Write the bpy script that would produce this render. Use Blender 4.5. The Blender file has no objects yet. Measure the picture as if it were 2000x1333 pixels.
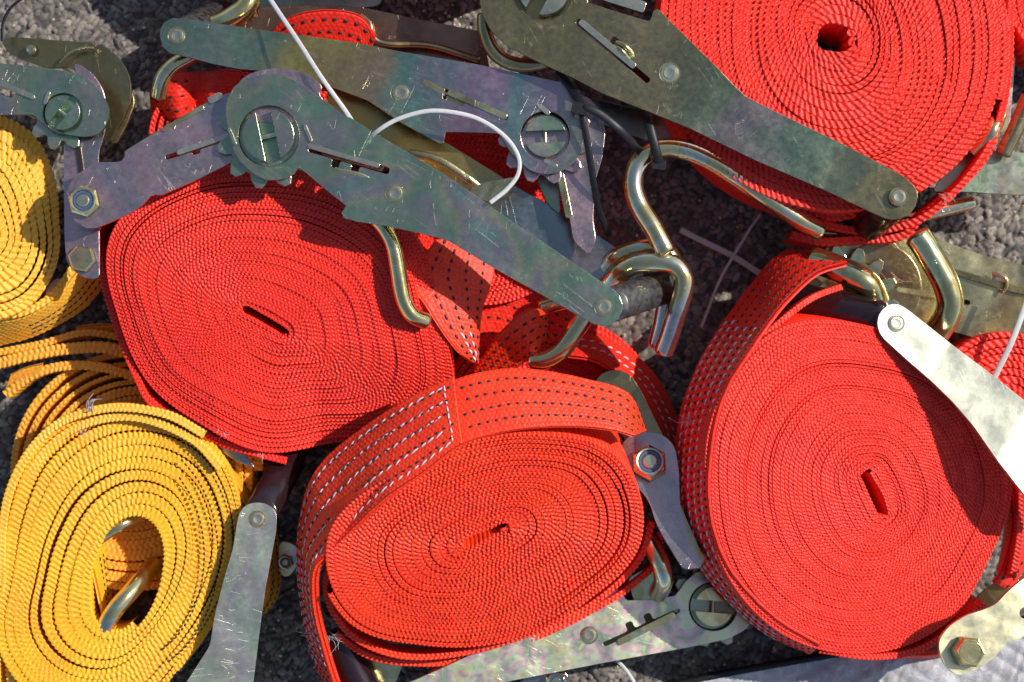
import bpy, bmesh, math, random
import numpy as np
from mathutils import Vector, Matrix
from mathutils.geometry import delaunay_2d_cdt

# ------------------------------------------------------------------ camera, sky, sun, exposure
S = 0.0002            # one modelling unit (about a photo pixel) in metres: 0.2 mm
ZR = 250.0            # height of the plane where one unit is one photo pixel
ZC = ZR + 4500.0      # camera height
scene = bpy.context.scene
C = scene.collection
cam_d = bpy.data.cameras.new('camera'); cam = bpy.data.objects.new('camera', cam_d); C.objects.link(cam)
cam.location = (0, 0, ZC * S)
cam_d.sensor_width = 36; cam_d.lens = 36 * 4500 / 2000
cam_d.clip_start = 0.02; cam_d.clip_end = 50
cam_d.dof.use_dof = True; cam_d.dof.focus_distance = (ZC - 300) * S; cam_d.dof.aperture_fstop = 9.0
scene.camera = cam
SUN_AZ = 23.0         # degrees above the +X axis
SUN_EL = 43.0
w = bpy.data.worlds.new('World'); scene.world = w; w.use_nodes = True
wn = w.node_tree
bg = wn.nodes['Background']
sky = wn.nodes.new('ShaderNodeTexSky'); sky.sky_type = 'NISHITA'; sky.sun_disc = False
sky.sun_elevation = math.radians(SUN_EL); sky.sun_rotation = math.radians(90 - SUN_AZ)
wn.links.new(sky.outputs[0], bg.inputs['Color']); bg.inputs['Strength'].default_value = 0.125
sd = bpy.data.lights.new('sun', 'SUN'); sd.energy = 4.7; sd.angle = math.radians(0.5); sd.color = (1.0, 0.955, 0.88)
sun = bpy.data.objects.new('sun', sd); C.objects.link(sun)
a, e = math.radians(SUN_AZ), math.radians(SUN_EL)
sdir = Vector((math.cos(e) * math.cos(a), math.cos(e) * math.sin(a), math.sin(e)))
sun.rotation_euler = sdir.to_track_quat('Z', 'Y').to_euler()
sun.location = sdir * 2
scene.view_settings.view_transform = 'Standard'; scene.view_settings.look = 'None'
scene.view_settings.gamma = 1; scene.view_settings.exposure = 0.20
scene.view_settings.use_curve_mapping = False
scene.render.engine = 'CYCLES'

R = random.Random(7)
NP = np.random.RandomState(11)

# ------------------------------------------------------------------ geometry helpers (X right, Y down, Z up, in units)
def P(x, y, z):
    k = (ZC - z) / (ZC - ZR)
    return np.array([(x - 1000) * k, (y - 666.5) * k, z], float)

def PA(pts):
    p = np.asarray(pts, float)
    k = (ZC - p[:, 2]) / (ZC - ZR)
    return np.stack([(p[:, 0] - 1000) * k, (p[:, 1] - 666.5) * k, p[:, 2]], 1)

class Plane:
    """z = z0 + gx*(x-x0) + gy*(y-y0), y growing downwards"""
    def __init__(s, x, y, z, gx=0., gy=0.):
        s.o = P(x, y, z); s.gx, s.gy = gx, gy
        n = np.array([-gx, -gy, 1.]); s.n = n / np.linalg.norm(n)
        e1 = np.array([1, 0, gx]); s.e1 = e1 / np.linalg.norm(e1)
        e2 = np.cross(s.n, s.e1); s.e2 = e2 / np.linalg.norm(e2)
    def hit(s, x, y):
        z = s.o[2]
        for _ in range(8):
            p = P(x, y, z); z = s.o[2] + s.gx * (p[0] - s.o[0]) + s.gy * (p[1] - s.o[1])
        return P(x, y, z)
    def hitA(s, xy):
        xy = np.asarray(xy, float); z = np.full(len(xy), s.o[2])
        for _ in range(8):
            p = PA(np.column_stack([xy, z])); z = s.o[2] + s.gx * (p[:, 0] - s.o[0]) + s.gy * (p[:, 1] - s.o[1])
        return PA(np.column_stack([xy, z]))
    def loc(s, x, y):
        d = s.hit(x, y) - s.o
        return (float(d @ s.e1), float(d @ s.e2))
    def at(s, u, v, h=0.):
        return s.o + s.e1 * u + s.e2 * v + s.n * h
    def up(s, h):
        q = Plane.__new__(Plane); q.__dict__ = dict(s.__dict__); q.o = s.o + s.n * h; return q
    def shift(s, vec):
        q = Plane.__new__(Plane); q.__dict__ = dict(s.__dict__); q.o = s.o + np.array(vec, float); return q

def cr(pts, n, closed=False):
    """Catmull-Rom through pts, resampled to n points evenly by length"""
    p = np.asarray(pts, float)
    if closed: q = np.vstack([p[-1], p, p[0], p[1]])
    else: q = np.vstack([2 * p[0] - p[1], p, 2 * p[-1] - p[-2]])
    m = len(q) - 3; t = np.linspace(0, 1, 24, endpoint=False)[:, None]; out = []
    for i in range(m):
        a, b, c, d = q[i:i + 4]
        out.append(0.5 * ((2 * b) + (-a + c) * t + (2 * a - 5 * b + 4 * c - d) * t * t + (-a + 3 * b - 3 * c + d) * t ** 3))
    out.append(q[-2][None]); o = np.vstack(out)
    L = np.r_[0, np.cumsum(np.linalg.norm(np.diff(o, axis=0), axis=1))]
    s = np.linspace(0, L[-1], n, endpoint=not closed)
    return np.stack([np.interp(s, L, o[:, k]) for k in range(o.shape[1])], 1)

def cr_par(pts, n):
    """Catmull-Rom, uniform in parameter, so that two edges stay matched"""
    p = np.asarray(pts, float); q = np.vstack([2 * p[0] - p[1], p, 2 * p[-1] - p[-2]])
    t = np.linspace(0, len(p) - 1 - 1e-9, n); i = t.astype(int); f = (t - i)[:, None]
    a, b, c, d = q[i], q[i + 1], q[i + 2], q[i + 3]
    return 0.5 * ((2 * b) + (-a + c) * f + (2 * a - 5 * b + 4 * c - d) * f * f + (-a + 3 * b - 3 * c + d) * f ** 3)

def smooth_noise(t, seed, freq=1.0):
    r = np.random.RandomState(seed).uniform(-1, 1, 4096)
    x = np.asarray(t) * freq + 2000.; i = np.floor(x).astype(int); f = x - i; f = f * f * (3 - 2 * f)
    return r[i % 4096] * (1 - f) + r[(i + 1) % 4096] * f

# ------------------------------------------------------------------ object helpers
ORG = {}
def world(v):
    v = np.asarray(v, float)
    return np.stack([v[:, 0] * S, -v[:, 1] * S, v[:, 2] * S], 1)

def thing(name, label, cat, at, group=None):
    o = bpy.data.objects.new(name, None); C.objects.link(o); o.empty_display_size = 0.01
    p = world([P(*at)])[0]; o.location = p; ORG[o.name] = p
    o['label'] = label; o['category'] = cat
    if group: o['group'] = group
    return o

def tag(o, label, cat, group=None):
    o['label'] = label; o['category'] = cat
    if group: o['group'] = group
    return o

def mesh(name, verts, faces, mat, parent=None, uv=None, smooth=True, quads=True):
    W = world(verts)
    if parent is None:
        org = W.mean(0); org[2] = W[:, 2].min()
    else: org = ORG[parent.name]
    W = W - org
    me = bpy.data.meshes.new(name)
    faces = np.asarray(faces) if quads else faces
    if quads and faces.ndim == 2:
        n = faces.shape[1]; f = faces[:, ::-1].ravel().astype(np.int32)
        me.vertices.add(len(W)); me.vertices.foreach_set('co', W.ravel().astype(np.float32))
        me.loops.add(len(f)); me.loops.foreach_set('vertex_index', f)
        me.polygons.add(len(faces)); me.polygons.foreach_set('loop_start', np.arange(0, len(f), n, dtype=np.int32))
        try: me.polygons.foreach_set('loop_total', np.full(len(faces), n, np.int32))
        except Exception: pass
    else:
        me.from_pydata(W.tolist(), [], [list(q)[::-1] for q in faces]); 
        f = np.zeros(len(me.loops), np.int32); me.loops.foreach_get('vertex_index', f)
    me.update(calc_edges=True)
    if uv is not None:
        l = me.uv_layers.new(name='UVMap'); l.data.foreach_set('uv', np.asarray(uv, np.float32)[f].ravel())
    me.polygons.foreach_set('use_smooth', np.full(len(me.polygons), smooth))
    me.materials.append(mat); me.update()
    o = bpy.data.objects.new(name, me); C.objects.link(o)
    if parent is None: o.location = org
    else: o.parent = parent
    ORG[o.name] = org
    return o

def join(parts):
    V, F, n = [], [], 0
    for v, f in parts:
        V.append(np.asarray(v)); F += [[i + n for i in q] for q in f]; n += len(v)
    return np.vstack(V), F

# ------------------------------------------------------------------ materials
class N:
    def __init__(s, name):
        s.m = bpy.data.materials.new(name); s.m.use_nodes = True; s.t = s.m.node_tree
        s.b = s.t.nodes['Principled BSDF']; s.l = s.t.links
    def new(s, typ, **kw):
        n = s.t.nodes.new(typ)
        for k, v in kw.items():
            if hasattr(n, k) and k not in ('Scale',): setattr(n, k, v)
        return n
    def math(s, op, a, b=None, clamp=False):
        n = s.t.nodes.new('ShaderNodeMath'); n.operation = op; n.use_clamp = clamp
        for i, x in enumerate((a, b)):
            if x is None: continue
            if isinstance(x, (int, float)): n.inputs[i].default_value = x
            else: s.l.new(x, n.inputs[i])
        return n.outputs[0]
    def coords(s, scale=(1, 1, 1), loc=(0, 0, 0), rot=(0, 0, 0), kind='Object', tex=False):
        tc = s.new('ShaderNodeTexCoord'); mp = s.new('ShaderNodeMapping')
        s.l.new(tc.outputs[kind], mp.inputs[0])
        if tex: mp.vector_type = 'TEXTURE'; scale = tuple(1 / q for q in scale)
        mp.inputs['Scale'].default_value = scale; mp.inputs['Location'].default_value = loc; mp.inputs['Rotation'].default_value = rot
        return mp.outputs[0]
    def noise(s, vec, scale, detail=3, rough=.5, dist=0):
        n = s.new('ShaderNodeTexNoise'); s.l.new(vec, n.inputs['Vector'])
        n.inputs['Scale'].default_value = scale; n.inputs['Detail'].default_value = detail
        n.inputs['Roughness'].default_value = rough; n.inputs['Distortion'].default_value = dist
        return n.outputs['Fac']
    def ramp(s, fac, stops, interp='LINEAR'):
        n = s.new('ShaderNodeValToRGB'); s.l.new(fac, n.inputs[0]); e = n.color_ramp.elements; n.color_ramp.interpolation = interp
        while len(e) < len(stops): e.new(0.5)
        for q, (p, c) in zip(e, stops):
            q.position = p; q.color = (c, c, c, 1) if isinstance(c, (int, float)) else (*c, 1)
        return n.outputs[0]
    def mix(s, fac, a, b, mode='MIX'):
        n = s.new('ShaderNodeMix'); n.data_type = 'RGBA'; n.blend_type = mode
        for i, x in ((0, fac), (6, a), (7, b)):
            if isinstance(x, (int, float)): n.inputs[i].default_value = x
            elif isinstance(x, tuple): n.inputs[i].default_value = (*x, 1)
            else: s.l.new(x, n.inputs[i])
        return n.outputs[2]
    def set(s, **kw):
        for k, v in kw.items():
            k = k.replace('_', ' ')
            i = s.b.inputs[k]
            if isinstance(v, (int, float)): i.default_value = v
            elif isinstance(v, tuple): i.default_value = (*v, 1) if len(v) == 3 else v
            else: s.l.new(v, i)
        return s
    def bump(s, h, strength=1, dist=0.0005):
        n = s.new('ShaderNodeBump'); s.l.new(h, n.inputs['Height']); n.inputs['Strength'].default_value = strength
        n.inputs['Distance'].default_value = dist; s.l.new(n.outputs[0], s.b.inputs['Normal']); return s

U = 1 / S
def webbing(name, col, col2, light):
    """woven polyester; fibre-level tone changes and a fine yarn bump"""
    m = N(name); c = m.coords((U, U, U))
    big = m.noise(c, 0.012, 2); fine = m.noise(c, 0.55, 2, .6); mid = m.noise(c, 0.14, 2)
    base = m.mix(m.ramp(big, [(.35, 0), (.68, 1)]), col, col2)
    base = m.mix(m.math('MULTIPLY', m.ramp(fine, [(.5, 0), (.72, 1)]), .5), base, light)
    base = m.mix(m.math('MULTIPLY', m.ramp(mid, [(.3, 1), (.5, 0)]), .22), base, tuple(x * .45 for x in col))
    m.set(Base_Color=base, Roughness=.46, Specular_IOR_Level=.38)
    m.bump(m.math('ADD', fine, m.math('MULTIPLY', mid, .4)), .55, .00022)
    return m.m

def plating(name, cols, metal=.94, rough=.36, scale=.004, seed=0, dirt=.25, bright=1.0, span=None, wob=.16):
    """zinc plated sheet steel with rainbow chromate film, fine scratches and grime.
    span=(ox, oy, x0, y0, x1, y1): the film's tones run along the part from point 0 to point 1, else they drift at random"""
    m = N(name); off = (seed * 37.1, seed * 11.3, seed * 5.7)
    c = m.coords((U, U, U), off)
    w1 = m.noise(c, scale, 3, .5, 1.2)
    k = len(cols); tone = lambda q: (q[0] * bright * 1.06, q[1] * bright * 1.0, q[2] * bright * .76)
    if span:
        ox, oy, x0, y0, x1, y1 = span; L2 = float((x1 - x0) ** 2 + (y1 - y0) ** 2)
        cc = m.coords((U, -U, U)); sx = m.new('ShaderNodeSeparateXYZ'); m.l.new(cc, sx.inputs[0])
        fx = m.math('MULTIPLY', m.math('ADD', sx.outputs[0], float(ox - x0)), (x1 - x0) / L2)
        fy = m.math('MULTIPLY', m.math('ADD', sx.outputs[1], float(oy - y0)), (y1 - y0) / L2)
        w1 = m.math('ADD', m.math('ADD', fx, fy), m.math('MULTIPLY', m.math('SUBTRACT', w1, .5), wob * 4))
        base = m.ramp(w1, [(i / (k - 1), tone(q)) for i, q in enumerate(cols)])
    else:
        base = m.ramp(w1, [(.30 + .40 * i / (k - 1), tone(q)) for i, q in enumerate(cols)])
    sp = m.noise(c, .42, 3, .65)
    base = m.mix(m.math('MULTIPLY', m.ramp(sp, [(.60, 0), (.70, 1)]), .30), base, tuple(min(1, x * bright * 1.5 + .05) for x in cols[0]))
    mot = m.noise(c, .09, 4, .6)
    base = m.mix(m.math('MULTIPLY', m.ramp(mot, [(.36, 1), (.54, 0)]), dirt * .4), base, (.07, .065, .055))
    scr = None
    for i, (rz, sx_, sy_) in enumerate(((.5, .0016, .034), (-.9, .002, .03), (1.9, .004, .036), (2.7, .009, .03))):
        cc = m.coords((U * sx_, U * sy_, U * .01), (seed * .33 + i * .7, i * .31, 0), (0, 0, rz + seed), tex=True)
        nz = m.noise(cc, 1.0, 2, .5, .2)
        ln = m.math('LESS_THAN', m.math('ABSOLUTE', m.math('SUBTRACT', nz, .5 + .03 * (i - 2))), .006)
        ln = m.math('MULTIPLY', ln, m.math('GREATER_THAN', m.noise(m.coords((U, U, U), (i * 91., seed * 7., 0)), .012 + .006 * i, 2), .605))
        scr = ln if scr is None else m.math('MAXIMUM', scr, ln)
    base = m.mix(m.math('MULTIPLY', scr, .2), base, (.55, .56, .52))
    ro = m.math('ADD', m.math('MULTIPLY', mot, .22), rough - .22)
    m.set(Base_Color=base, Metallic=metal, Roughness=ro)
    m.bump(m.math('ADD', m.math('MULTIPLY', sp, .22), m.math('MULTIPLY', scr, -.3)), .35, .0003)
    b2 = m.new('ShaderNodeBump'); m.l.new(m.noise(c, .007, 2, .4), b2.inputs['Height']); b2.inputs['Strength'].default_value = 1; b2.inputs['Distance'].default_value = .0022
    m.l.new(b2.outputs[0], m.b.inputs['Normal'].links[0].from_node.inputs['Normal'])
    return m.m

def plain(name, col, rough=.4, metal=0., var=.15, bump=.1, sc=.15, **kw):
    m = N(name); c = m.coords((U, U, U)); n = m.noise(c, sc, 3)
    base = m.mix(m.ramp(n, [(.35, 0), (.65, 1)]), tuple(x * (1 - var) for x in col), tuple(min(1, x * (1 + var)) for x in col))
    m.set(Base_Color=base, Roughness=rough, Metallic=metal, **kw)
    m.bump(n, bump, .0003); return m.m

RED = webbing('red_webbing', (.74, .019, .007), (.66, .013, .006), (.90, .10, .05))
RED_O = webbing('orange_red_webbing', (.81, .034, .005), (.75, .024, .005), (.93, .13, .05))
YEL = webbing('yellow_webbing', (.78, .38, .012), (.76, .31, .010), (.88, .52, .06))
YEL_P = webbing('pale_yellow_webbing', (.82, .43, .04), (.78, .35, .02), (.90, .60, .18))
ORA = webbing('orange_yellow_webbing', (.74, .33, .02), (.72, .27, .02), (.85, .45, .08))
BLACKTH = plain('black_thread', (.012, .011, .014), .6)
WHITETH = plain('white_thread', (.50, .47, .52), .6)
TEAL = (.26, .37, .32); PURP = (.38, .32, .39); BRASS = (.46, .38, .20); GREY = (.40, .41, .40); GREEN = (.22, .36, .25)
BLUE = (.26, .33, .42); PINK = (.56, .38, .48); BRONZE = (.33, .28, .19); SILV = (.62, .63, .64); STRAW = (.58, .56, .38)
M_GREEN = plating('green_purple_zinc', [PURP, TEAL, (.26, .38, .30), GREY, BRASS, PURP], seed=1, rough=.40)
M_LEVER = plating('grey_teal_zinc', [(.28, .42, .33), (.38, .36, .38), (.27, .40, .32), (.42, .42, .34), (.37, .34, .40), (.28, .40, .40), (.32, .42, .34)], seed=2, rough=.34, scale=.0035, dirt=.15)
M_RAIN = plating('rainbow_zinc', [BRASS, TEAL, PURP, PINK, TEAL, BRASS, PURP], seed=3, rough=.34, scale=.009)
M_BRZ = plating('bronze_zinc', [BRONZE, (.27, .26, .19), BRASS, BRONZE], seed=4, rough=.42, dirt=.4)
M_BRASS = plating('brass_zinc', [BRASS, STRAW, BRONZE, BRASS], seed=5, rough=.36)
M_SILV = plating('silver_zinc', [SILV, (.55, .58, .6), SILV], seed=6, rough=.50, dirt=.02, bright=.85)
M_PALE = plating('pale_rainbow_zinc', [STRAW, TEAL, PINK, (.5, .6, .5), STRAW, PINK], seed=7, rough=.42, scale=.014, dirt=.08, bright=1.2)
M_PURP = plating('purple_zinc', [PURP, PINK, (.35, .33, .42), PURP], seed=8, rough=.38)
M_OLIVE = plating('olive_zinc', [(.30, .25, .13), BRONZE, (.26, .22, .12)], seed=9, rough=.34)
M_BLUE = plating('blue_zinc', [BRASS, BLUE, PURP, BLUE, TEAL], seed=10, rough=.3)
M_HOOK = plating('hook_steel', [(.50, .49, .42), BRASS, (.48, .48, .46), PURP], seed=11, rough=.24, scale=.01, dirt=.08, metal=.97, bright=1.35)
M_HOOKY = plating('yellow_hook_steel', [STRAW, BRASS, STRAW, GREEN], seed=12, rough=.24, scale=.012, dirt=.08, metal=.97, bright=1.2)
M_RIVET = plating('rivet_steel', [(.55, .55, .52), (.5, .48, .42)], seed=13, rough=.34, dirt=.15, bright=1.0)
M_DARK = plating('dark_zinc', [(.12, .09, .08), (.18, .12, .11), (.10, .09, .10)], seed=14, rough=.36)
M_PLAST = plain('white_nylon', (.46, .46, .45), .38, var=.05, Subsurface_Weight=.2, Subsurface_Scale=.001)
M_BPLAST = plain('black_nylon', (.008, .008, .010), .45, var=.3, Specular_IOR_Level=.3)
M_GRIP = plain('black_grip_plastic', (.016, .007, .009), .16, var=.2, bump=.05)
M_GRIPG = plain('scuffed_grip_plastic', (.035, .032, .032), .30, var=.6, bump=.08, sc=.12)
M_NYL = plain('nut_insert_nylon', (.05, .08, .16), .35)

# ------------------------------------------------------------------ webbing seen on edge
def edge_strip(path, half, normal, depth, pitch=8.5, amp=1.5, slant=2.2, mode='V', zmin=2., seed=0, res=5, fray=0.4):
    """a webbing ply standing on edge. path: n x 3 points, half: half thickness per point"""
    path = np.asarray(path, float)
    L = np.r_[0, np.cumsum(np.linalg.norm(np.diff(path, axis=0), axis=1))]
    n = max(8, int(L[-1] / pitch * res)); s = np.linspace(0, L[-1], n)
    p = np.stack([np.interp(s, L, path[:, k]) for k in range(3)], 1)
    h = np.interp(s, L, half)
    T = np.gradient(p, axis=0); T /= np.linalg.norm(T, axis=1)[:, None] + 1e-9
    nn = np.asarray(normal, float); O = np.cross(T, nn); O /= np.linalg.norm(O, axis=1)[:, None] + 1e-9
    ph = 2 * np.pi * s / pitch + .8 * smooth_noise(s, seed + 5, .02) * 3
    a = amp * (1 + fray * smooth_noise(s, seed, .13))
    ws = [1, 1, .86, .5, .17, -.17, -.5, -.86, -1, -1]
    zs = [-depth, -.8, -.35, 0, -.6, -.6, 0, -.35, -.8, -depth]
    V = np.zeros((n, len(ws), 3))
    jit = .35 * smooth_noise(s, seed + 9, .5)
    for i, (w_, z_) in enumerate(zip(ws, zs)):
        if mode == 'V': phi = ph + slant * .5 * abs(w_) + (2.6 if w_ < 0 else 0)
        else: phi = ph + slant * w_
        inner = 1.0 if 1 < i < len(ws) - 2 else .25
        zz = z_ + (a * np.cos(phi) * inner + jit if abs(z_) < 10 else 0)
        ww = w_ * h * (1 + (.13 * np.cos(phi) if i in (1, 2, 7, 8) else 0))
        V[:, i] = p + O * (ww if np.ndim(ww) else np.full(n, ww))[:, None] + nn[None] * (zz if np.ndim(zz) else np.full(n, zz))[:, None]
    V[:, 0, 2] = np.maximum(V[:, 0, 2], zmin); V[:, -1, 2] = np.maximum(V[:, -1, 2], zmin)
    m = len(ws); i = np.arange(n - 1)[:, None]; j = np.arange(m - 1)[None]
    a0 = (i * m + j).ravel(); F = np.stack([a0, a0 + 1, a0 + m + 1, a0 + m], 1)
    uv = np.stack([np.repeat(s, m), np.tile(np.array(zs), n)], 1)
    return V.reshape(-1, 3), F, uv

def coil(parent, name, mat, c, slot, radii, wraps, plane, depth=190, pitch=8.5, amp=1.5, mode='V', slant=2.2, seed=0,
         start=0., turn=1, grooves=(), zvar=3.0, warp=None, squash=None, res=5, fill=1.02, rnd=.05, power=1.0):
    """spiral of webbing; slot=(half length, half width, angle deg), radii at 12 angles clockwise from +x"""
    K = 900; n = int(wraps * K); t = np.linspace(0, wraps, n)
    rr = np.asarray(radii, float); M = len(rr)
    def rout(phi):
        x = (phi / (2 * np.pi) * M) % M; i = np.floor(x).astype(int); f = x - i
        a, b, c_, d = rr[(i - 1) % M], rr[i % M], rr[(i + 1) % M], rr[(i + 2) % M]
        return .5 * (2 * b + (c_ - a) * f + (2 * a - 5 * b + 4 * c_ - d) * f * f + (3 * b - a - 3 * c_ + d) * f ** 3)
    al = math.radians(slot[2]); sharp_ = 2.3 if slot[1] < slot[0] * .35 else .6
    def shape(phi, f):
        f = np.clip(f, 0, 2) ** power
        ix = slot[0] * np.tanh(sharp_ * np.cos(phi - al)) / math.tanh(sharp_) + 2.6 * smooth_noise(phi, seed + 51, 2.1) * (1 - f) ** 10; iy = slot[1] * np.sin(phi - al) + 2.2 * smooth_noise(phi, seed + 52, 2.7) * (1 - f) ** 10
        X = ix * math.cos(al) - iy * math.sin(al); Y = ix * math.sin(al) + iy * math.cos(al)
        ro = rout(phi)
        return np.stack([c[0] + X * (1 - f) + ro * np.cos(phi) * f, c[1] + Y * (1 - f) + ro * np.sin(phi) * f], 1)
    phi = turn * 2 * np.pi * t + math.radians(start)
    f = t / wraps
    s1, s2 = seed * 1.7, seed * 2.9
    def fw(q, ph_):     # plies pack tighter in some places than in others
        return q + rnd * 3 * (.7 * np.sin(2 * ph_ + s1) * q * (1 - q) + .10 * np.sin(ph_ + s2) * np.sin(3 * np.pi * np.clip(q, 0, 1)))
    A_ = shape(phi, fw(f, phi)); B_ = shape(phi, fw(f + 1. / wraps, phi))
    T = np.gradient(A_, axis=0); T /= np.linalg.norm(T, axis=1)[:, None] + 1e-9
    sp = np.abs((B_ - A_)[:, 0] * T[:, 1] - (B_ - A_)[:, 1] * T[:, 0])
    thick = fill + .03 * smooth_noise(t, seed + 3, 2.3)
    thick -= .30 * np.clip((smooth_noise(t, seed + 13, 1.6) - .45) / .4, 0, 1) * (t > 2)
    for (g, lo, hi, amt) in grooves:      # wrap number, angle span, how open
        ang = np.degrees(phi) % 360
        inside = ((ang - lo) % 360) < ((hi - lo) % 360)
        edge = np.minimum((ang - lo) % 360, (hi - ang) % 360)
        wgt = inside * np.clip(edge / 25., 0, 1) * (np.abs(t - g) < .5)
        thick = thick - amt * wgt
    half = sp * .5 * np.clip(thick, .3, 1.03)
    pts = plane.hitA(A_)
    pts = pts + plane.n[None] * (zvar * (.6 * smooth_noise(t, seed + 1, 1.0) + .5 * smooth_noise(t + 50, seed + 2, 3.7)) + .7 * smooth_noise(t, seed + 8, 13.8))[:, None]
    if warp is not None:
        pts = pts + plane.n[None] * warp(A_[:, 0], A_[:, 1], f)[:, None]
    V, F, uv = edge_strip(pts, half, plane.n, depth, pitch, amp, slant, mode, seed=seed, res=res)
    return mesh(name, V, F, mat, parent, uv)

def loose(parent, name, mat, pts, half, depth=190, pitch=8.5, amp=1.5, mode='V', seed=0, closed=False, slant=2.2, lean=(0, 0)):
    """a ply on edge along a loose path of (x, y, z)"""
    p = cr(PA(pts), max(60, 12 * len(pts)))
    nrm = np.array([lean[0], lean[1], 1.]); nrm /= np.linalg.norm(nrm)
    V, F, uv = edge_strip(p, np.full(len(p), half), nrm, depth, pitch, amp, slant, mode, seed=seed)
    return mesh(name, V, F, mat, parent, uv)

# ------------------------------------------------------------------ flat webbing
class Ribbon:
    def __init__(s, A, B, step=2.2, bulge=0.0):
        A = cr_par(PA(A), 400); B = cr_par(PA(B), 400)
        mid = (A + B) / 2; L = np.r_[0, np.cumsum(np.linalg.norm(np.diff(mid, axis=0), axis=1))]
        n = max(12, int(L[-1] / step)); t = np.linspace(0, L[-1], n)
        s.A = np.stack([np.interp(t, L, A[:, k]) for k in range(3)], 1)
        s.B = np.stack([np.interp(t, L, B[:, k]) for k in range(3)], 1)
        s.L = L[-1]; s.t = t; s.W = float(np.median(np.linalg.norm(s.A - s.B, axis=1))); s.bulge = bulge
        s.n = n; s.m = max(6, int(s.W / step))
        T = np.gradient((s.A + s.B) / 2, axis=0); D = s.B - s.A
        nr = np.cross(T, D); nr /= np.linalg.norm(nr, axis=1)[:, None] + 1e-9
        flip = np.sign((nr[:, 2]).sum() or 1); s.N = nr * flip
    def pos(s, u, v, h=0):
        u = np.atleast_1d(u).astype(float); v = np.atleast_1d(v).astype(float)
        def I(X): return np.stack([np.interp(u, s.t, X[:, k]) for k in range(3)], 1)
        a, b, nn = I(s.A), I(s.B), I(s.N); f = (v / s.W)[:, None]
        hh = (np.zeros(len(u)) + h) + s.bulge * np.sin(np.pi * np.clip(v / s.W, 0, 1))
        return a * (1 - f) + b * f + nn * hh[:, None]

def ribbon(parent, name, mat, A, B, thick=7, amp=1.5, pu=10., pv=8., bulge=0, step=2.2, flat=False):
    r = Ribbon(A, B, step, bulge); n, m = r.n, r.m
    u = np.repeat(r.t, m); v = np.tile(np.linspace(0, r.W, m), n)
    if flat: h = 0 * u
    else:
        col = np.floor(v / pv)
        h = amp * (np.abs(np.cos(np.pi * (u / pu + .5 * (col % 2)))) ** .8) * (np.abs(np.sin(np.pi * v / pv)) ** .5)
        h += .5 * smooth_noise(u * .11 + col * 13.7, 3)
        edge = np.minimum(v, r.W - v); h -= np.clip(3 - edge, 0, 3) * .6
    top = r.pos(u, v, h); bot = r.pos(u, v, -thick)
    V = np.vstack([top, bot]); i = np.arange(n - 1)[:, None]; j = np.arange(m - 1)[None]
    a0 = (i * m + j).ravel(); F1 = np.stack([a0, a0 + 1, a0 + m + 1, a0 + m], 1); o = n * m
    F2 = F1[:, ::-1] + o
    k = np.arange(n - 1) * m
    F3 = np.stack([k + m, k, k + o, k + m + o], 1)
    k2 = k + m - 1; F4 = np.stack([k2, k2 + m, k2 + m + o, k2 + o], 1)
    q = np.arange(m - 1); F5 = np.stack([q + 1, q, q + o, q + 1 + o], 1)
    q2 = q + (n - 1) * m; F6 = np.stack([q2, q2 + 1, q2 + 1 + o, q2 + o], 1)
    uv = np.stack([np.r_[u, u], np.r_[v, v]], 1)
    ob = mesh(name, V, np.vstack([F1, F2, F3, F4, F5, F6]), mat, parent, uv)
    return r, ob

def sew(parent, mat, rib, segs, w_=2.2, name='stitching', lift=1.5):
    """yarn stitches lying on a ribbon: segs = (u0,v0,u1,v1)"""
    parts = []; K = 6
    for (u0, v0, u1, v1) in segs:
        ts = np.array([0, .12, .35, .65, .88, 1.]); rad = np.array([.25, .8, 1, 1, .8, .25]) * w_
        us = u0 + (u1 - u0) * ts; vs = v0 + (v1 - v0) * ts
        c = rib.pos(us, vs, lift * np.sin(np.pi * ts) + .3)
        T = c[-1] - c[0]; T = T / (np.linalg.norm(T) + 1e-9)
        nn = np.array([np.interp(u0, rib.t, rib.N[:, k]) for k in range(3)]); B = np.cross(T, nn)
        V = np.vstack([[c[i] + rad[i] * (math.cos(q) * B + .75 * math.sin(q) * nn) for q in np.arange(K) * 2 * math.pi / K] for i in range(6)])
        F = [[i * K + j, i * K + (j + 1) % K, (i + 1) * K + (j + 1) % K, (i + 1) * K + j] for i in range(5) for j in range(K)]
        parts.append((V, F))
    if not parts: return
    V, F = join(parts)
    return mesh(name, V, np.array(F), mat, parent)

def dashes(rib, rows, dash, period, u0=0, u1=None, seed=1, slip=0., jit=1.0, phase=0.5):
    r = random.Random(seed); out = []
    for i, v in enumerate(rows):
        u = u0 + (i * phase % 1) * period
        while u < (u1 if u1 is not None else rib.L) - dash:
            out.append((u + r.uniform(-jit, jit), v * rib.W, u + dash + r.uniform(-jit, jit), v * rib.W + slip + r.uniform(-jit, jit) * .5)); u += period
    return out

# ------------------------------------------------------------------ metal helpers
def round_poly(pts, r=6, it=2):
    p = [np.array(q, float) for q in pts]
    for _ in range(it):
        o = []
        for i, q in enumerate(p):
            a_, b_ = p[i - 1], p[(i + 1) % len(p)]
            la, lb = np.linalg.norm(a_ - q), np.linalg.norm(b_ - q)
            da, db = min(r, la * .3), min(r, lb * .3)
            o.append(q + (a_ - q) / (la + 1e-9) * da); o.append(q + (b_ - q) / (lb + 1e-9) * db)
        p = o; r *= .45
    return [tuple(q) for q in p]

def circ(cx, cy, r, n=36, a0=0, a1=360):
    full = abs(a1 - a0) >= 360
    return [(cx + r * math.cos(math.radians(a0 + (a1 - a0) * i / (n if full else n - 1))), cy + r * math.sin(math.radians(a0 + (a1 - a0) * i / (n if full else n - 1)))) for i in range(n)]

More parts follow.
